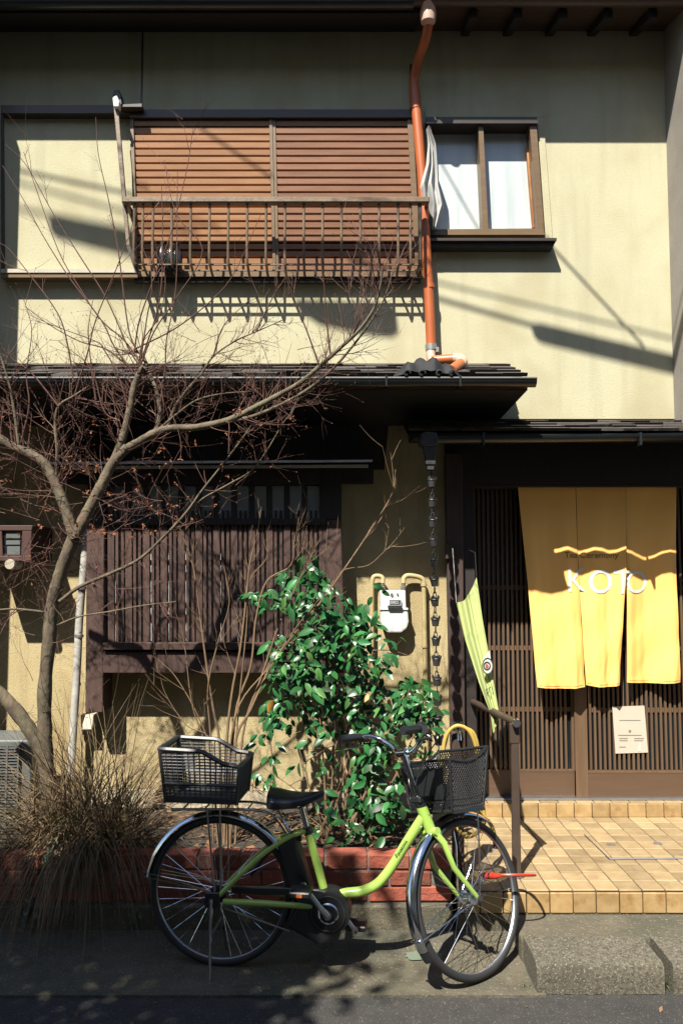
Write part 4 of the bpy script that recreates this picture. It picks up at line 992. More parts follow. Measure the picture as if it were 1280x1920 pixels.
# front basket: woven wire
bz0, bz1 = ax0.z - .045, ax0.z + .215
bx0 = ax0.x + .062
def bkp(t, h):     # t 0..4 round the sides, h 0..1 height
    lx, ly = .195+.045*h, .125+.03*h
    x0_, x1_ = bx0 - .010*h, bx0 + lx
    s = t % 4
    cs = [(x0_, -ly), (x1_, -ly), (x1_, ly), (x0_, ly)]
    i = int(s); f_ = s-i; a, b = cs[i], cs[(i+1) % 4]
    # rim: high at the front corners, dipped along the sides
    x = a[0]+(b[0]-a[0])*f_; y = a[1]+(b[1]-a[1])*f_
    u = (x-x0_)/(x1_-x0_)
    top = bz1 - .045*(1-u) - .03*sin(pi*u)
    return V((x, y, bz0 + (top-bz0)*h))
bo = MB().box(bx0+.002, bx0+.2, -.133, .133, bz0-.006, bz0+.006).xf(ST_).build('front_basket', M['black_plastic'], bk)
for s in range(4):
    g_ = MB(); n_ = 17 if s % 2 == 0 else 20
    for k in range(-n_, n_):
        for sg in (1, -1):
            pts = []
            for j in range(9):
                h = j/8; f_ = (k + .5)/n_ + sg*h*.62 + (0 if sg > 0 else .0)
                if 0 <= f_ <= .999: pts.append(bkp(s+f_, h))
            if len(pts) > 1: g_.tube(pts, .0031, 3, caps=False)
    for k in range(n_ + 12):
        f_ = (k+.5)/n_ + .0
        pts = [bkp(s + f_ - .62*j/8, j/8) for j in range(9) if 0 <= f_ - .62*j/8 <= .999]
        if f_ > .999 and len(pts) > 1: g_.tube(pts, .0031, 3, caps=False)
    for h in (.12, .24): g_.tube([bkp(s+f_, h) for f_ in (0, .5, .999)], .003, 4, caps=False)
    g_.xf(ST_).build('basket_side', M['black_plastic'], bo)
MB().tube([bkp(t/8, 1) for t in range(32)], .0068, 6, closed=True).xf(ST_).build('basket_rim', M['black_plastic'], bo, smooth=True)
MB().tube([bkp(t/4, .02) for t in range(16)], .007, 6, closed=True).xf(ST_).build('basket_base_rim', M['black_plastic'], bo, smooth=True)
for s in range(4): MB().tube([bkp(s, 0), bkp(s, .5), bkp(s, 1)], .006, 6).xf(ST_).build('basket_corner', M['black_plastic'], bo, smooth=True)
g_ = MB(); g_.prism([bkp(3.15, .25), bkp(3.85, .25), bkp(3.85, .85), bkp(3.15, .85)], (-.006, 0, 0)); g_.xf(ST_).build('basket_plate', M['black_plastic'], bo)

# ---- red cable lock looped round the front wheel
lc = P(955, 1641, 3.80)
lo = thing('cable_lock', 'red loop cable lock hung through the front wheel of the bicycle', 'cable lock', lc)
ln = [lc + V((.115*cos(q), .115*sin(q)*.94, -.115*sin(q)*.36)) for q in [2*pi*i/40 for i in range(40)]]
MB().tube(ln, .0060, 8, closed=True).build('cable', M['red_plastic'], lo, smooth=True)
c0 = lc + V((-.112, -.02, .006))
MB().tube([c0+V((-.012, .028, -.010)), c0+V((-.006, .012, -.004)), c0+V((.010, -.02, .006)), c0+V((.034, -.058, .02)), c0+V((.05, -.075, .028))], [.010, .014, .015, .013, .007], 10).build('lock_body', M['red_plastic'], lo, smooth=True)

# ---- tap with a hose
tx = P(857, 1362, 4.06)
tp = thing('standpipe_tap', 'chrome garden tap on a standpipe behind the front basket', 'tap', (tx.x, 4.08, .22))
MB().box(tx.x-.028, tx.x+.028, 4.055, 4.11, .2, tx.z-.03).build('standpipe', M['wood_post'], tp, bevel=.006)
MB().tube([V((tx.x, 4.06, tx.z-.03)), V((tx.x, 4.03, tx.z-.02)), V((tx.x, 4.00, tx.z-.03)), V((tx.x, 3.995, tx.z-.055))], .011, 10).build('spout', M['chrome'], tp, smooth=True)
MB().lathe([(.008, -.02), (.013, 0), (.008, .015), (.02, .02), (.02, .028)], (tx.x, 4.04, tx.z+.0), n=12).build('handle', M['chrome'], tp, smooth=True)
hs = thing('garden_hose', 'yellow garden hose looped over the tap behind the front basket', 'hose', (tx.x, 4.03, .3))
MB().tube(spline([P(833, 1432, 4.03), P(831, 1404, 4.03), P(838, 1376, 4.03), P(855, 1361, 4.02), P(876, 1368, 4.02), P(890, 1395, 4.02), P(896, 1440, 4.03), P(895, 1500, 4.04), P(902, 1528, 4.05), P(918, 1542, 4.05), P(927, 1566, 4.05), P(929, 1580, 4.05)], 6), .0092, 10).build('hose_run', M['hose'], hs, smooth=True)
MB().tube(spline([P(838, 1376, 4.05), P(826, 1440, 4.06), P(835, 1520, 4.06), P(870, 1566, 4.06), P(893, 1562, 4.06), P(904, 1545, 4.06), P(907, 1528, 4.06), P(893, 1390, 4.05), P(868, 1362, 4.05)], 6), .0092, 10).build('hose_coil', M['hose'], hs, smooth=True)
MB().tube([P(928, 1578, 4.05), P(929, 1590, 4.05)], .013, 10).build('hose_end', M['black_plastic'], hs, smooth=True)

# ================================================================== PLANTS
def perp(d):
    a = d.cross(V((rnd()-.5, rnd()-.5, rnd()-.5)))
    return a.normalized() if a.length > 1e-6 else V((1, 0, 0))
def clampy(p, y0, y1):
    p.y = min(max(p.y, y0), y1); return p
def twig(mb_, p, d, L, r_, depth, y0, y1, up=.25, wig=.35, ends=None, n=5, kids=(2, 4), sides=4):
    d = d.normalized(); pts = [p.copy()]; step = L/n
    for i in range(n):
        d = (d + V((ru(-1, 1), ru(-1, 1)*.5, ru(-1, 1)))*wig*.35 + V((0, 0, up*.22))).normalized()
        p = clampy(p + d*step, y0, y1); pts.append(p.copy())
    mb_.tube(pts, [r_*.82*(1-.65*i/n) for i in range(n+1)], sides if r_ > .0022 else 3, caps=False)
    if ends is not None: ends.append((pts[-1], d))
    if depth > 0:
        for k in range(random.randint(*kids)):
            i = random.randint(1, n)
            base = pts[i]; dd = (pts[i]-pts[i-1]).normalized()
            a = perp(dd); a.y *= .6
            twig(mb_, base, dd*.8 + a*ru(.5, 1.0), L*ru(.45, .75), r_*ru(.45, .65), depth-1, y0, y1, up, wig, ends, max(3, n-1), kids, sides)
def limb(tr_, pts, r0, r1, n=9):
    c = spline(pts, 6); m = len(c)
    rs = [.66*(r0+(r1-r0)*i/(m-1))*ru(.93, 1.07) for i in range(m)]
    tr_.tube(c, rs, n); return c
YT = 4.12
def tp_(lst, y0=YT, y1=None):
    y1 = y0 if y1 is None else y1; k = len(lst)
    return [P(x, y, y0+(y1-y0)*i/max(1, k-1)) for i, (x, y) in enumerate(lst)]
tree = thing('maple_tree', 'bare maple tree with red budded twigs growing from the planter at the left', 'tree', P(92, 1560, 4.25))
tr_ = MB(); tw_ = MB(); ends = []
L1 = limb(tr_, tp_([(96, 1590), (92, 1500), (86, 1400), (84, 1300), (92, 1210), (98, 1140), (112, 1080), (132, 1025), (146, 990)], 4.28, YT), .058, .048, 12)
L0 = limb(tr_, tp_([(-60, 1250), (0, 1300), (40, 1345), (75, 1400), (92, 1460), (96, 1520)], 4.18, 4.27), .050, .062, 12)
L2 = limb(tr_, tp_([(142, 1005), (165, 960), (190, 912), (212, 868), (240, 838)], YT, YT-.04), .050, .036, 12)
L3 = limb(tr_, tp_([(236, 842), (262, 828), (290, 812), (322, 803), (370, 801), (430, 787), (470, 768), (520, 742), (565, 716), (602, 684), (640, 650), (672, 620), (700, 580), (712, 540), (718, 500)], YT-.04, 3.62), .034, .006, 10)
L4 = limb(tr_, tp_([(425, 790), (470, 782), (530, 757), (580, 728), (625, 690), (660, 650), (690, 610), (720, 560), (742, 490)], YT-.05, 3.66), .017, .004, 8)
L5 = limb(tr_, tp_([(208, 876), (224, 840), (236, 800), (244, 765), (252, 725), (262, 700), (270, 688)], YT-.02, YT-.1), .034, .022, 10)
L6 = limb(tr_, tp_([(262, 830), (292, 806), (300, 770), (294, 735), (283, 705), (268, 668), (252, 655)], YT-.05, YT-.02), .020, .012, 8)
L7 = limb(tr_, tp_([(140, 1010), (130, 975), (116, 935), (100, 898), (82, 868), (55, 850), (25, 838), (0, 822), (-40, 800)], YT, YT-.06), .046, .030, 10)
L8 = limb(tr_, tp_([(112, 1128), (150, 1100), (215, 1072), (262, 1048), (308, 1006), (350, 960), (380, 918), (430, 855), (478, 788), (520, 720)], YT+.04, YT-.1), .016, .004, 8)
L9 = limb(tr_, tp_([(345, 965), (380, 935), (425, 910), (472, 882), (500, 845), (530, 795), (552, 762), (570, 715)], YT-.03, YT-.1), .008, .003, 6)
L10 = limb(tr_, tp_([(98, 1150), (70, 1146), (30, 1142), (-10, 1144)], YT+.06, YT), .012, .007, 8)
L11 = limb(tr_, tp_([(108, 1172), (150, 1156), (210, 1146), (270, 1135), (330, 1128)], YT+.03, YT-.04), .009, .004, 6)
L12 = limb(tr_, tp_([(36, 838), (30, 790), (22, 740), (12, 700), (-8, 640)], YT-.04, YT-.1), .014, .006, 8)
L13 = limb(tr_, tp_([(104, 905), (108, 850), (104, 800), (110, 762), (140, 742), (165, 725)], YT-.02, YT-.1), .016, .006, 8)
L14 = limb(tr_, tp_([(312, 805), (330, 760), (352, 730), (378, 700), (400, 668), (440, 640), (480, 622), (530, 600)], YT-.04, YT-.02), .014, .0035, 8)
L15 = limb(tr_, tp_([(290, 812), (330, 778), (370, 750), (420, 738), (470, 734)], YT-.06, YT-.09), .012, .004, 8)
tr_.build('trunk', M['bark'], tree, smooth=True, ang=70)
# long upright shoots against the wall
def shoot(lst, r0=.0045, y0=YT-.08, y1=4.02, side=True):
    c = spline(tp_(lst, y0, y1), 5); m = len(c)
    tw_.tube(c, [r0*(1-.7*i/(m-1)) for i in range(m)], 4, caps=False)
    if side:
        for k in range(random.randint(2, 5)):
            i = random.randint(m//4, m-2); d = (c[i+1]-c[i]).normalized()
            twig(tw_, c[i], d + perp(d)*.7, ru(.06, .2), .0022, 1, 3.5, 4.2, .35, .3, ends, 4, (1, 3))
for sh_ in ([(270, 690), (235, 640), (190, 600), (150, 540), (110, 470), (60, 330), (45, 285)], [(265, 690), (240, 650), (200, 560), (150, 480), (100, 400), (50, 310), (10, 270)],
            [(250, 700), (215, 650), (190, 600), (130, 520), (80, 440), (48, 380), (5, 310)], [(252, 660), (262, 600), (290, 520), (320, 440), (350, 320), (362, 240)],
            [(255, 655), (240, 610), (222, 470), (205, 380), (185, 290), (180, 220)], [(140, 742), (165, 660), (180, 600), (220, 500), (245, 440), (300, 380)],
            [(138, 715), (128, 650), (110, 590), (60, 520), (20, 470), (0, 455)], [(110, 762), (60, 700), (20, 670), (0, 640)],
            [(268, 668), (300, 560), (305, 440), (303, 345)], [(262, 690), (290, 620), (330, 560), (380, 470), (330, 400), (308, 300)],
            [(300, 760), (310, 690), (312, 640), (330, 540), (332, 400), (333, 320)], [(600, 690), (575, 620), (550, 560), (530, 500)], [(620, 670), (612, 600), (608, 540), (600, 480)],
            [(660, 630), (690, 570), (722, 500), (742, 430)], [(650, 645), (670, 590), (690, 520), (712, 450)], [(252, 655), (330, 615), (400, 560), (440, 510), (490, 400)],
            [(245, 690), (200, 655), (150, 640), (95, 610), (48, 575)], [(240, 760), (220, 700), (195, 655), (180, 640), (105, 612), (55, 590)],
            [(180, 750), (172, 690), (166, 620), (175, 560)], [(40, 830), (55, 760), (50, 700), (60, 620), (45, 560)], [(260, 700), (268, 640), (300, 590), (310, 520), (290, 470)],
            [(262, 690), (275, 600), (285, 540), (280, 480)], [(480, 622), (510, 560), (535, 520)], [(400, 668), (420, 610), (470, 560)], [(225, 790), (195, 770), (170, 690), (110, 640)]):
    shoot(sh_, y0=3.78, y1=3.66) if sh_[0][0] >= 600 else shoot(sh_)
# twigs all along the limbs
def dress(c, k, L=(.12, .32), r_=.0032, depth=2, up=.3, frm=0.15):
    m = len(c)
    for j in range(k):
        i = random.randint(int(m*frm), m-2); d = (c[i+1]-c[i]).normalized(); a = perp(d); a.y *= .5
        twig(tw_, c[i], d*ru(.2, .8) + a + V((0, 0, .25)), ru(*L), r_*ru(.7, 1.2), depth, 3.5, 4.22, up, .45, ends, 5, (1, 3))
dress(L3, 46, (.10, .30), .0030, 2, .35, .25); dress(L4, 30, (.08, .22), .0026, 2, .35); dress(L5, 26, (.12, .36)); dress(L6, 26, (.12, .34)); dress(L7, 34, (.12, .34))
dress(L8, 26, (.08, .22), .0026); dress(L9, 16, (.06, .18), .0022); dress(L10, 8, (.08, .22), .0024, 2, .1); dress(L11, 8, (.08, .2), .0024, 2, .0); dress(L12, 18); dress(L13, 24); dress(L14, 20, (.08, .24)); dress(L15, 18, (.07, .2), .0024)
dress(L2, 12, (.1, .3), .0028, 2, .1, .3); dress(L1, 16, (.1, .3), .0026, 2, -.1, .55); dress(L0, 6, (.1, .25), .003, 1)
def rand_twigs(n_, box, L=(.1, .3)):
    for _ in range(n_):
        p = P(ru(box[0], box[2]), ru(box[1], box[3]), ru(3.95, 4.18)); a = ru(0, 6.28)
        twig(tw_, p, V((cos(a), ru(-.3, .3), sin(a))), ru(*L), .0024, 2, 3.86, 4.2, .15, .5, ends, 5, (1, 3))
rand_twigs(20, (0, 700, 330, 900)); rand_twigs(26, (0, 880, 120, 1060)); rand_twigs(20, (150, 900, 420, 1010)); rand_twigs(14, (0, 1060, 330, 1300), (.1, .24)); rand_twigs(20, (330, 600, 560, 820), (.08, .22))
tw_.build('twigs', M['twig'], tree, kind='stuff')
bd = MB()
for (p, d) in ends:
    if rnd() < .8:
        s = ru(.0028, .0046); d = d.normalized(); a = perp(d)*s*.5; b_ = d.cross(a).normalized()*s*.5
        bd.add([p, p+d*s+a, p+d*s+b_, p+d*s-a, p+d*s-b_, p+d*s*2.6], [(0,1,2),(0,2,3),(0,3,4),(0,4,1),(5,2,1),(5,3,2),(5,4,3),(5,1,4)])
bd.build('buds', M['twig'], tree, kind='stuff')
dlm = MB()
def dead_leaf(p, s):
    for k in range(random.randint(2, 4)):
        a = ru(0, 6.28); d = V((cos(a), ru(-.7, .7), sin(a)-.4)).normalized(); b_ = perp(d)*s*.28
        dlm.add([p, p+d*s*.5+b_, p+d*s*1.1+V((0, ru(-.3, .3)*s, 0)), p+d*s*.5-b_], [(0, 1, 2, 3)])
low = [e for e in ends if P(0, 990, 4.1).z - .05 < e[0].z < P(0, 860, 4.1).z and e[0].x < -.55]
mid = [e for e in ends if P(0, 1190, 4.1).z < e[0].z < P(0, 780, 4.1).z]
for (p, d) in random.sample(low, min(150, len(low))) + random.sample(mid, min(110, len(mid))): dead_leaf(p, ru(.010, .020))
dlm.build('dried_leaves', M['dead_leaf'], tree, kind='stuff')

# ---- bare shrub in front of the lattice bay
shb = thing('bare_shrub', 'leafless tan stemmed shrub growing in the planter below the lattice bay', 'shrub', P(430, 1590, 4.35))
sm_ = MB(); e2_ = []
base = [(405, 1600), (420, 1590), (440, 1600), (455, 1590), (430, 1605)]
stems = [([(430, 1600), (440, 1400), (470, 1330), (520, 1230), (600, 1130), (650, 1060), (700, 985), (735, 925), (741, 880)], .0085), ([(600, 1130), (640, 1072), (690, 1060), (725, 1030), (746, 1020)], .004), ([(690, 998), (715, 960), (735, 940), (745, 930)], .003),
         ([(420, 1600), (425, 1400), (435, 1300), (450, 1220), (462, 1120), (468, 1060), (482, 1000), (490, 950)], .0085), ([(415, 1600), (412, 1400), (400, 1330), (385, 1230), (372, 1130), (362, 1060), (345, 1010), (335, 985)], .0075),
         ([(425, 1600), (440, 1350), (470, 1250), (480, 1160), (500, 1090), (545, 1060), (552, 1010), (560, 990)], .0075), ([(440, 1600), (455, 1380), (490, 1270), (520, 1180), (545, 1120), (575, 1060), (600, 1010)], .007),
         ([(400, 1600), (395, 1420), (370, 1340), (330, 1270), (300, 1240), (285, 1230)], .005), ([(410, 1600), (395, 1380), (390, 1290), (410, 1200), (430, 1130), (420, 1060)], .006),
         ([(430, 1600), (430, 1420), (450, 1320), (505, 1250), (560, 1170), (610, 1110)], .006), ([(420, 1600), (400, 1400), (350, 1360), (310, 1300), (298, 1250)], .004), ([(432, 1600), (445, 1360), (462, 1180), (468, 1090), (500, 1045), (500, 990)], .005),
         ([(418, 1600), (385, 1400), (360, 1320), (345, 1200), (330, 1150)], .005)]
for lst, r0 in stems:
    c = spline(tp_(lst, 4.36, 4.24 if len(lst) > 5 else 4.26), 5); m = len(c)
    sm_.tube(c, [r0*(1-.72*i/(m-1)) for i in range(m)], 6, caps=False)
    for k in range(9 if m > 30 else 3):
        i = random.randint(m//3, m-2); d = (c[i+1]-c[i]).normalized(); a = perp(d); a.y *= .5
        twig(sm_, c[i], d + a*.6, ru(.08, .24), .0026, 1, 4.0, 4.5, .35, .3, e2_, 5, (1, 3))
sm_.build('stems', M['stem'], shb, smooth=True)
# tangle of runners low on the wall
rn = MB()
for _ in range(46):
    p = P(ru(250, 560), ru(1470, 1600), ru(4.3, 4.8)); a = ru(-.6, 3.6)
    twig(rn, p, V((cos(a), ru(-.3, .3), sin(a)*.7)), ru(.15, .4), .0035, 1, 4.2, 4.9, .0, .8, None, 7, (1, 3))
rn.build('runners', M['stem'], shb, smooth=True)

# ---- camellia
cam_ = thing('camellia_bush', 'glossy dark green camellia bush in the planter under the gas meter', 'bush', P(640, 1590, 4.4))
def leaf_mesh(nm, L, W, curl, fold, m):
    b_ = MB(); ys = [0, .12, .3, .5, .7, .88, 1]; ws = [.04, .55, .93, 1, .8, .4, .02]; vv = []
    for t, w_ in zip(ys, ws):
        z = -curl*L*t*t; vv += [(-W/2*w_, L*t, z+fold*W*w_*.5), (0, L*t, z), (W/2*w_, L*t, z+fold*W*w_*.5)]
    b_.add(vv, [q for i in range(6) for q in ((i*3, i*3+1, i*3+4, i*3+3), (i*3+1, i*3+2, i*3+5, i*3+4))])
    me = b_.mesh(nm, m); me.polygons.foreach_set('use_smooth', [True]*len(me.polygons)); return me
LM = [leaf_mesh('leaf', .078, .036, .22, .30, M['leaf']), leaf_mesh('leaf', .070, .034, .35, .22, M['leaf']), leaf_mesh('leaf', .084, .040, .12, .38, M['leaf']), leaf_mesh('leaf', .060, .030, .28, .3, M['leaf']), leaf_mesh('leaf', .072, .035, .30, .15, M['leaf_dull']), leaf_mesh('leaf', .064, .030, .42, .34, M['leaf_light'])]
clusters = [(572,1058,20,22,10),(548,1082,26,18,12),(592,1085,30,22,14),(500,1122,36,20,18),(560,1120,40,25,22),(610,1125,40,30,26),(600,1170,50,30,34),(675,1155,36,26,30),(660,1180,44,30,40),
            (560,1215,60,34,52),(620,1225,60,40,62),(690,1225,50,40,52),(540,1270,46,32,40),(600,1290,70,36,62),(670,1290,60,36,50),(535,1330,44,36,36),(640,1350,70,36,50),(706,1105,10,30,7),(706,1190,20,30,14),
            (735,1215,24,26,14),(768,1290,30,24,20),(740,1330,40,30,32),(800,1310,34,24,22),(800,1350,40,24,26),(760,1380,40,26,24),(690,1400,50,36,44),(640,1430,50,34,30),(720,1450,40,40,40),(690,1490,48,40,46),(650,1520,44,30,30),(730,1510,30,36,26),
            (700,1555,46,26,30),(650,1572,40,16,18),(505,1390,26,34,20),(495,1440,24,28,16),(530,1475,30,22,14),(590,1550,30,24,14),(610,1500,26,24,8),(560,1400,30,40,14),(775,1330,20,14,8),(800,1420,26,14,8)]
leaves = []
for (cx_, cy_, rx, ry, n_) in clusters:
    for _ in range(int(n_*(1.95 if cy_ < 1370 else 1.5 if cx_ > 640 else .7))):
        a = ru(0, 6.28); q = rnd()**.5
        Y = 4.42 + ru(-.26, .26)*(1 if rx > 24 else .6)
        if ((cx_+rx*q*cos(a)) % 90 < 26 and rnd() < .55): continue
        if cx_+rx*q*cos(a) > 690 and cy_+ry*q*sin(a) < 1225 and rnd() < .8: continue
        leaves.append((Y, P(cx_+rx*q*cos(a), cy_+ry*q*sin(a), Y)))
leaves.sort(key=lambda t: t[0])
def leaf_mat(p):
    ay = ru(-1.25, 1.25)         # which way the tip points, hanging outwards
    tip = V((sin(ay)*ru(.6, 1), ru(-.75, .25), -cos(ay)*ru(.1, 1.0))).normalized()
    nr = (V((-.25, -.8, .75)) + V((ru(-1, 1), ru(-1, 1), ru(-1, 1)))*.75).normalized()
    x = tip.cross(nr).normalized(); z = x.cross(tip).normalized()
    mt = Matrix((x, tip, z)).transposed(); return mt
rest = MB()
for i, (Y, p) in enumerate(leaves):
    mt = leaf_mat(p); s = ru(.55, 1.14); me = random.choice(LM)
    if i < 296:
        o = piece('leaf', me, cam_, p, mt.to_euler(), (s, s, s))
    else:
        b = len(rest.v)
        rest.v += [p + mt @ (v_.co*s) for v_ in me.vertices]; rest.f += [tuple(k+b for k in pl_.vertices) for pl_ in me.polygons]
ro = rest.build('inner_leaves', M['leaf'], cam_, smooth=True, kind='stuff', ang=80)
yl_ = leaf_mesh('leaf', .07, .034, .3, .3, M['leaf_old'])
piece('yellow_leaf', yl_, cam_, P(513, 1312, 4.13), (-1.2, .4, .5)); piece('yellow_leaf', yl_, cam_, P(690, 1300, 4.14), (-1.9, .2, -.4), (.7, .7, .7)); piece('yellow_leaf', yl_, cam_, P(699, 1190, 4.2), (-2.2, .2, -.2), (.5, .6, .6))
cs_ = MB()
for ci_, (cx_, cy_, rx, ry, n_) in enumerate(clusters):
    if ci_ % 2: continue
    b = P(640+ru(-60, 60), 1590, 4.42); e = P(cx_, cy_, 4.40); md = (b+e)/2 + V((ru(-.06, .06), ru(-.05, .05), ru(-.02, .08)))
    c = spline([b, md, e], 6); cs_.tube(c, [.0065*(1-.75*i/(len(c)-1)) for i in range(len(c))], 5, caps=False)
    for k in range(3):
        i = random.randint(6, len(c)-1); twig(cs_, c[i], V((ru(-1, 1), ru(-.6, .2), ru(-.2, 1))), ru(.08, .2), .003, 1, 4.15, 4.7, .2, .5, None, 4, (1, 2))
cs_.build('branches', M['stem'], cam_, smooth=True)

# ---- dry grass clump
gr = MB()
def blade(p, d, L, w_, droop):
    n_ = 8; q = p.copy(); d = d.normalized(); side = d.cross(V((0, 1, 0)))
    side = side.normalized() if side.length > .1 else V((1, 0, 0)); side = (side + V((0, ru(-.6, .6), 0))).normalized(); vv = []
    for i in range(n_+1):
        ww = w_*(1-(i/n_)**1.6)+.0004; vv += [q-side*ww, q+side*ww]
        d = (d + V((ru(-.07, .07), ru(-.05, .02), -droop))).normalized(); q = q + d*(L/n_)
        if q.y < 3.93 - .0: pass
        if q.z < .06: q.z = .06
        q.y = min(q.y, 4.85)
    gr.add(vv, [(2*i, 2*i+1, 2*i+3, 2*i+2) for i in range(n_)])
for (cx_, cy_, rx, n_, Lm) in ((150, 1545, 62, 620, .74), (205, 1560, 45, 300, .68), (92, 1570, 50, 260, .54), (15, 1590, 40, 90, .30), (255, 1580, 26, 80, .40), (140, 1580, 70, 300, .44)):
    for _ in range(n_):
        p = P(cx_+ru(-rx, rx), 1600, ru(4.1, 4.32)); p.z = .30
        a = random.gauss(0, .42); d = V((sin(a), ru(-.6, .2), cos(a)))
        blade(p, d, Lm*ru(.55, 1.35), ru(.0013, .0034), ru(.03, .20) if rnd() < .35 else ru(.2, .46))
for _ in range(120):
    p = P(145+ru(-25, 40), 1585, 4.03); p.z = .36 + ru(0, .1)
    a = ru(-.5, 1.2); blade(p, V((sin(a), -.9, cos(a)*.6)), ru(.28, .6), ru(.0014, .0028), ru(.25, .42))
tag(gr.build('dry_grass', M['grass'], smooth=True), 'tousled clump of dry straw grass spilling over the brick planter', 'grass', kind='stuff')

M['weed'] = mat('small_green_weed', (.05,.13,.03), (.10,.13,.04), .7, 9)
gr_keep = gr; gr = MB()
for (x_, y_, n_) in ((1250, 1846, 34), (1228, 1850, 14), (1188, 1782, 8), (640, 1746, 10), (380, 1742, 12), (985, 1850, 8)):
    for _ in range(n_):
        p = PZ(x_+ru(-14, 14), y_+ru(-3, 3), .006); a = random.gauss(0, .8)
        q = gr; blade(p, V((sin(a), ru(-.5, .1), cos(a))), ru(.02, .06), ru(.002, .004), ru(.1, .4))
for i_, v_ in enumerate(gr.v): v_.z = max(v_.z - .055, .006) if v_.z > .059 else v_.z - .054
tag(gr.build('weeds', M['weed'], smooth=True), 'tiny green weeds in the joints of the kerb stones and gutter', 'weeds', kind='stuff')
gr = gr_keep
# ---- ivy trailing over the bricks
iv = thing('ivy', 'small variegated ivy trailing down the brick planter on the left', 'ivy', P(80, 1610, 3.95))
ivc = spline([P(95, 1590, 3.99), P(96, 1625, 3.965), P(85, 1660, 3.96), P(72, 1690, 3.95), P(55, 1720, 3.945), P(52, 1765, 3.94), P(75, 1765, 3.94)], 6)
MB().tube(ivc, .0025, 4).build('stem', M['stem'], iv)
ivm = MB().add([(0, 0, 0), (-.012, .004, .002), (-.018, .016, 0), (-.007, .016, .002), (0, .032, -.002), (.007, .016, .002), (.018, .016, 0), (.012, .004, .002)], [(0, 7, 6, 5), (0, 5, 4, 3), (0, 3, 2, 1)])
ivb = MB(); ivb.add([(0, 0, 0), (-.012, .004, .002), (-.018, .016, 0), (-.007, .016, .002), (0, .032, -.002), (.007, .016, .002), (.018, .016, 0), (.012, .004, .002)], [(0, 7, 6, 5), (0, 5, 4, 3), (0, 3, 2, 1)])
iv_me = ivb.mesh('leaf', M['ivy'])
for k in range(64):
    p = random.choice(ivc) + V((ru(-.04, .04), ru(-.025, 0), ru(-.03, .03))); s = ru(.7, 1.35)
    piece('leaf', iv_me, iv, p, (ru(1.0, 2.0), ru(-.6, .6), ru(-1.2, 1.2) + pi*(k % 2)), (s, s, s))
for k in range(6):
    p = P(252+ru(-12, 12), 1716+ru(-8, 20), 3.94); piece('leaf', iv_me, iv, p, (ru(1.0, 2.0), ru(-.6, .6), ru(0, 6)))
# faded green paint patch on the gutter concrete
mb = MB(); q = [PZ(760, 1788, .036), PZ(812, 1784, .036), PZ(815, 1800, .036), PZ(758, 1802, .036)]
# (kept as wear: thin sheet of paint)
mb.add([V((.365+(.085+.012*sin(i*.9)+.008*sin(i*2.1))*cos(i*pi/12), 3.735+(.045+.008*sin(i*1.3))*sin(i*pi/12), .0195)) for i in range(24)], [tuple(range(24))])
mb.build('paint_patch', M['green_paint'], kind='structure')

mb = MB()
for i in range(60):
    y = ru(1.9, 3.9); p = V((ru(-2.2, 1.6), y, (.009 if y < 3.41 else .014 if y < 3.63 else .024 if y < 3.81 else .040)))
    if p.x > .75 and y > 3.4: continue
    a = ru(0, 6.28); s_ = ru(.006, .017); d = V((cos(a), sin(a), ru(-.1, .5)))*s_; e = V((-sin(a), cos(a), ru(-.1, .5)))*s_*.5
    mb.add([p-d, p+e, p+d*1.1, p-e], [(0, 1, 2, 3)])
tag(mb.build('fallen_leaves', M['litter']), 'scattered dry leaf scraps on the road and gutter by the bicycle', 'leaves', kind='stuff')

# ================================================================== STREET OUT OF VIEW (cables, boxes and tree are added to cast shade)
def on_sun(p, s): return p - SUN*s
# unseen cables added for the thin shadows on the wall
def cable(ax, ay, bx, by, Y, r_, lab, ext=.35, sag=.0):
    a, b = P(ax, ay, WY), P(bx, by, WY); s = (WY-Y)/SUN.y
    A_, B_ = a - SUN*s, b - SUN*s; d = B_-A_
    A_, B_ = A_-d*ext, B_+d*ext
    pts = [A_.lerp(B_, t/12) - V((0, 0, sag*sin(pi*t/12))) for t in range(13)]
    o_ = MB().tube(pts, r_, 6).build('shadow_cable', M['black_cable'], smooth=True)
    return tag(o_, lab, 'cable', 'unseen cables added for their shadows')
cable(820, 560, 1280, 690, 3.0, .011, 'unseen cable added to cast a thin shadow, lower of the nearly level pair')
cable(820, 530, 1280, 640, 2.8, .007, 'unseen cable added to cast a thin shadow, upper of the nearly level pair')
cable(1040, 470, 1190, 632, 3.2, .008, 'unseen cable added to cast a steep shadow on the right wall', .1)
cable(822, 275, 893, 402, 3.3, .006, 'unseen thin cable added to cast a shadow on the upper window', .05)
cable(340, 240, 505, 356, 3.2, .007, 'unseen cable added to cast a slanting shadow on the shutters', .1)
cable(40, 330, 240, 372, 2.9, .009, 'unseen thin cable added to shadow the left end of the wall', .25)
def shade_box(name, pts, Y, dy, m, lab, cat):  # unseen box added so its outline shades the wall
    s = (WY-Y)/SUN.y
    o_ = MB().prism([P(x, y, WY) - SUN*s for x, y in pts], (0, dy, 0)).build(name, m, bevel=.01)
    return tag(o_, lab, cat)
def bar(a, b, Y, r_, lab):  # unseen tube added between sun and wall, sized by its shadow
    k = (WY-Y)/SUN.y; a, b = P(*a, WY)-SUN*k, P(*b, WY)-SUN*k; d = (b-a).normalized()
    o_ = MB().tube([a, a+d*.02, a+d*.05, b-d*.05, b-d*.02, b], [r_*.5, r_*.85, r_, r_, r_*.85, r_*.5], 14).build('shadow_bar', M['black_cable'], smooth=True)
    return tag(o_, lab, 'shadow closure')
bar((1000, 622), (1420, 722), 3.0, .040, 'unseen closure strung on the cables above the street')
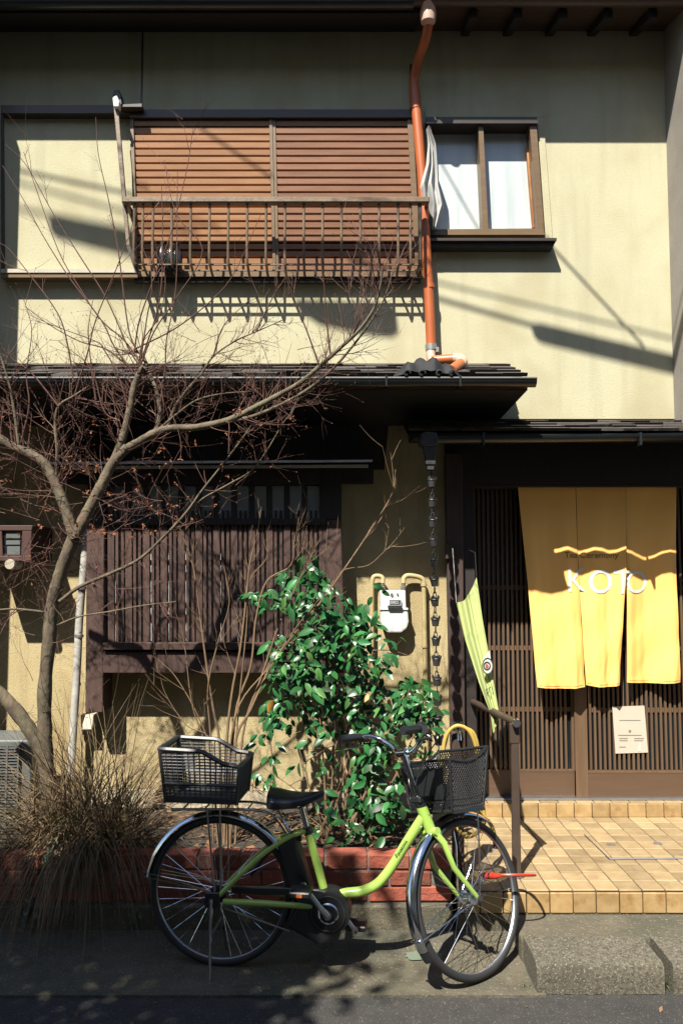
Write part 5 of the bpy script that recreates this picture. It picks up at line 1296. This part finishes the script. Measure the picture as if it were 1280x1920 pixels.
shade_box('shadow_box', [(560, 588), (745, 598), (749, 628), (735, 637), (690, 632), (600, 614)], 2.9, .07, M['black_cable'], 'unseen dark box added to cast the shadow below the balcony', 'shadow box')
bar((100, 432), (262, 472), 2.3, .050, 'unseen closure strung on the cables above the left end of the house')
cable(30, 350, 330, 432, 2.3, .008, 'unseen cable added for its shadow beside the left closure above the street', .3)
cable(30, 400, 300, 452, 2.0, .010, 'unseen low cable added to shadow the left end of the wall', .3)
# unseen evergreen added to shade the rear wheel and the road
st = thing('shadow_tree', 'unseen evergreen tree added to shade the road and rear wheel', 'tree', (-3.1, -.1, 0))
MB().tube(spline([V((-3.1, -.1, 0)), V((-3.05, 0, 1.4)), V((-2.9, .15, 2.8)), V((-2.7, .3, 4.4))], 5), [.11]*6+[.09]*5+[.05]*5, 10).build('trunk', M['bark'], st, smooth=True)
cw = MB(); random.seed(5)
cl_ = [(V((ru(-4.2, -1.62), .5+ru(-.55, .55), ru(2.85, 5.1))), ru(.26, .44)) for _ in range(66)] + [(V((ru(-3.3, -1.95), .5+ru(-.3, .3), ru(5.0, 5.45))), ru(.2, .3)) for _ in range(12)]
for c0, r0 in cl_:
    for _ in range(150):
        d = V((random.gauss(0, 1), random.gauss(0, 1), random.gauss(0, 1))).normalized()*r0*rnd()**.4
        p = c0 + d; x_ = perp(V((rnd()-.5, rnd()-.5, rnd()-.5)).normalized()); y_ = perp(x_); s = ru(.04, .075)
        cw.add([p-x_*s, p+y_*s*.5, p+x_*s, p-y_*s*.5], [(0, 1, 2, 3)])
cw.build('crown', M['leaf'], st, kind='stuff')
# house across the street
oh = thing('opposite_house', 'brown grey two storey house across the street', 'house', (0, -3.6, 0))
MB().box(-14, 14, -9, -3.6, 0, 7.3).build('wall', M['far_wall'], oh)
MB().prism([(-14.4, -3.1, 7.2), (-14.4, -6.3, 8.9), (-14.4, -9.5, 7.2)], (28.8, 0, 0)).build('roof', M['far_roof'], oh)
for x_ in (-5, -1.5, 2, 5.5):
    MB().box(x_-.8, x_+.8, -3.64, -3.59, 3.6, 4.9).build('window', M['pane_sky'], oh)
    MB().box(x_-.8, x_+.8, -3.64, -3.59, 0.8, 2.2).build('window', M['pane_sky'], oh)
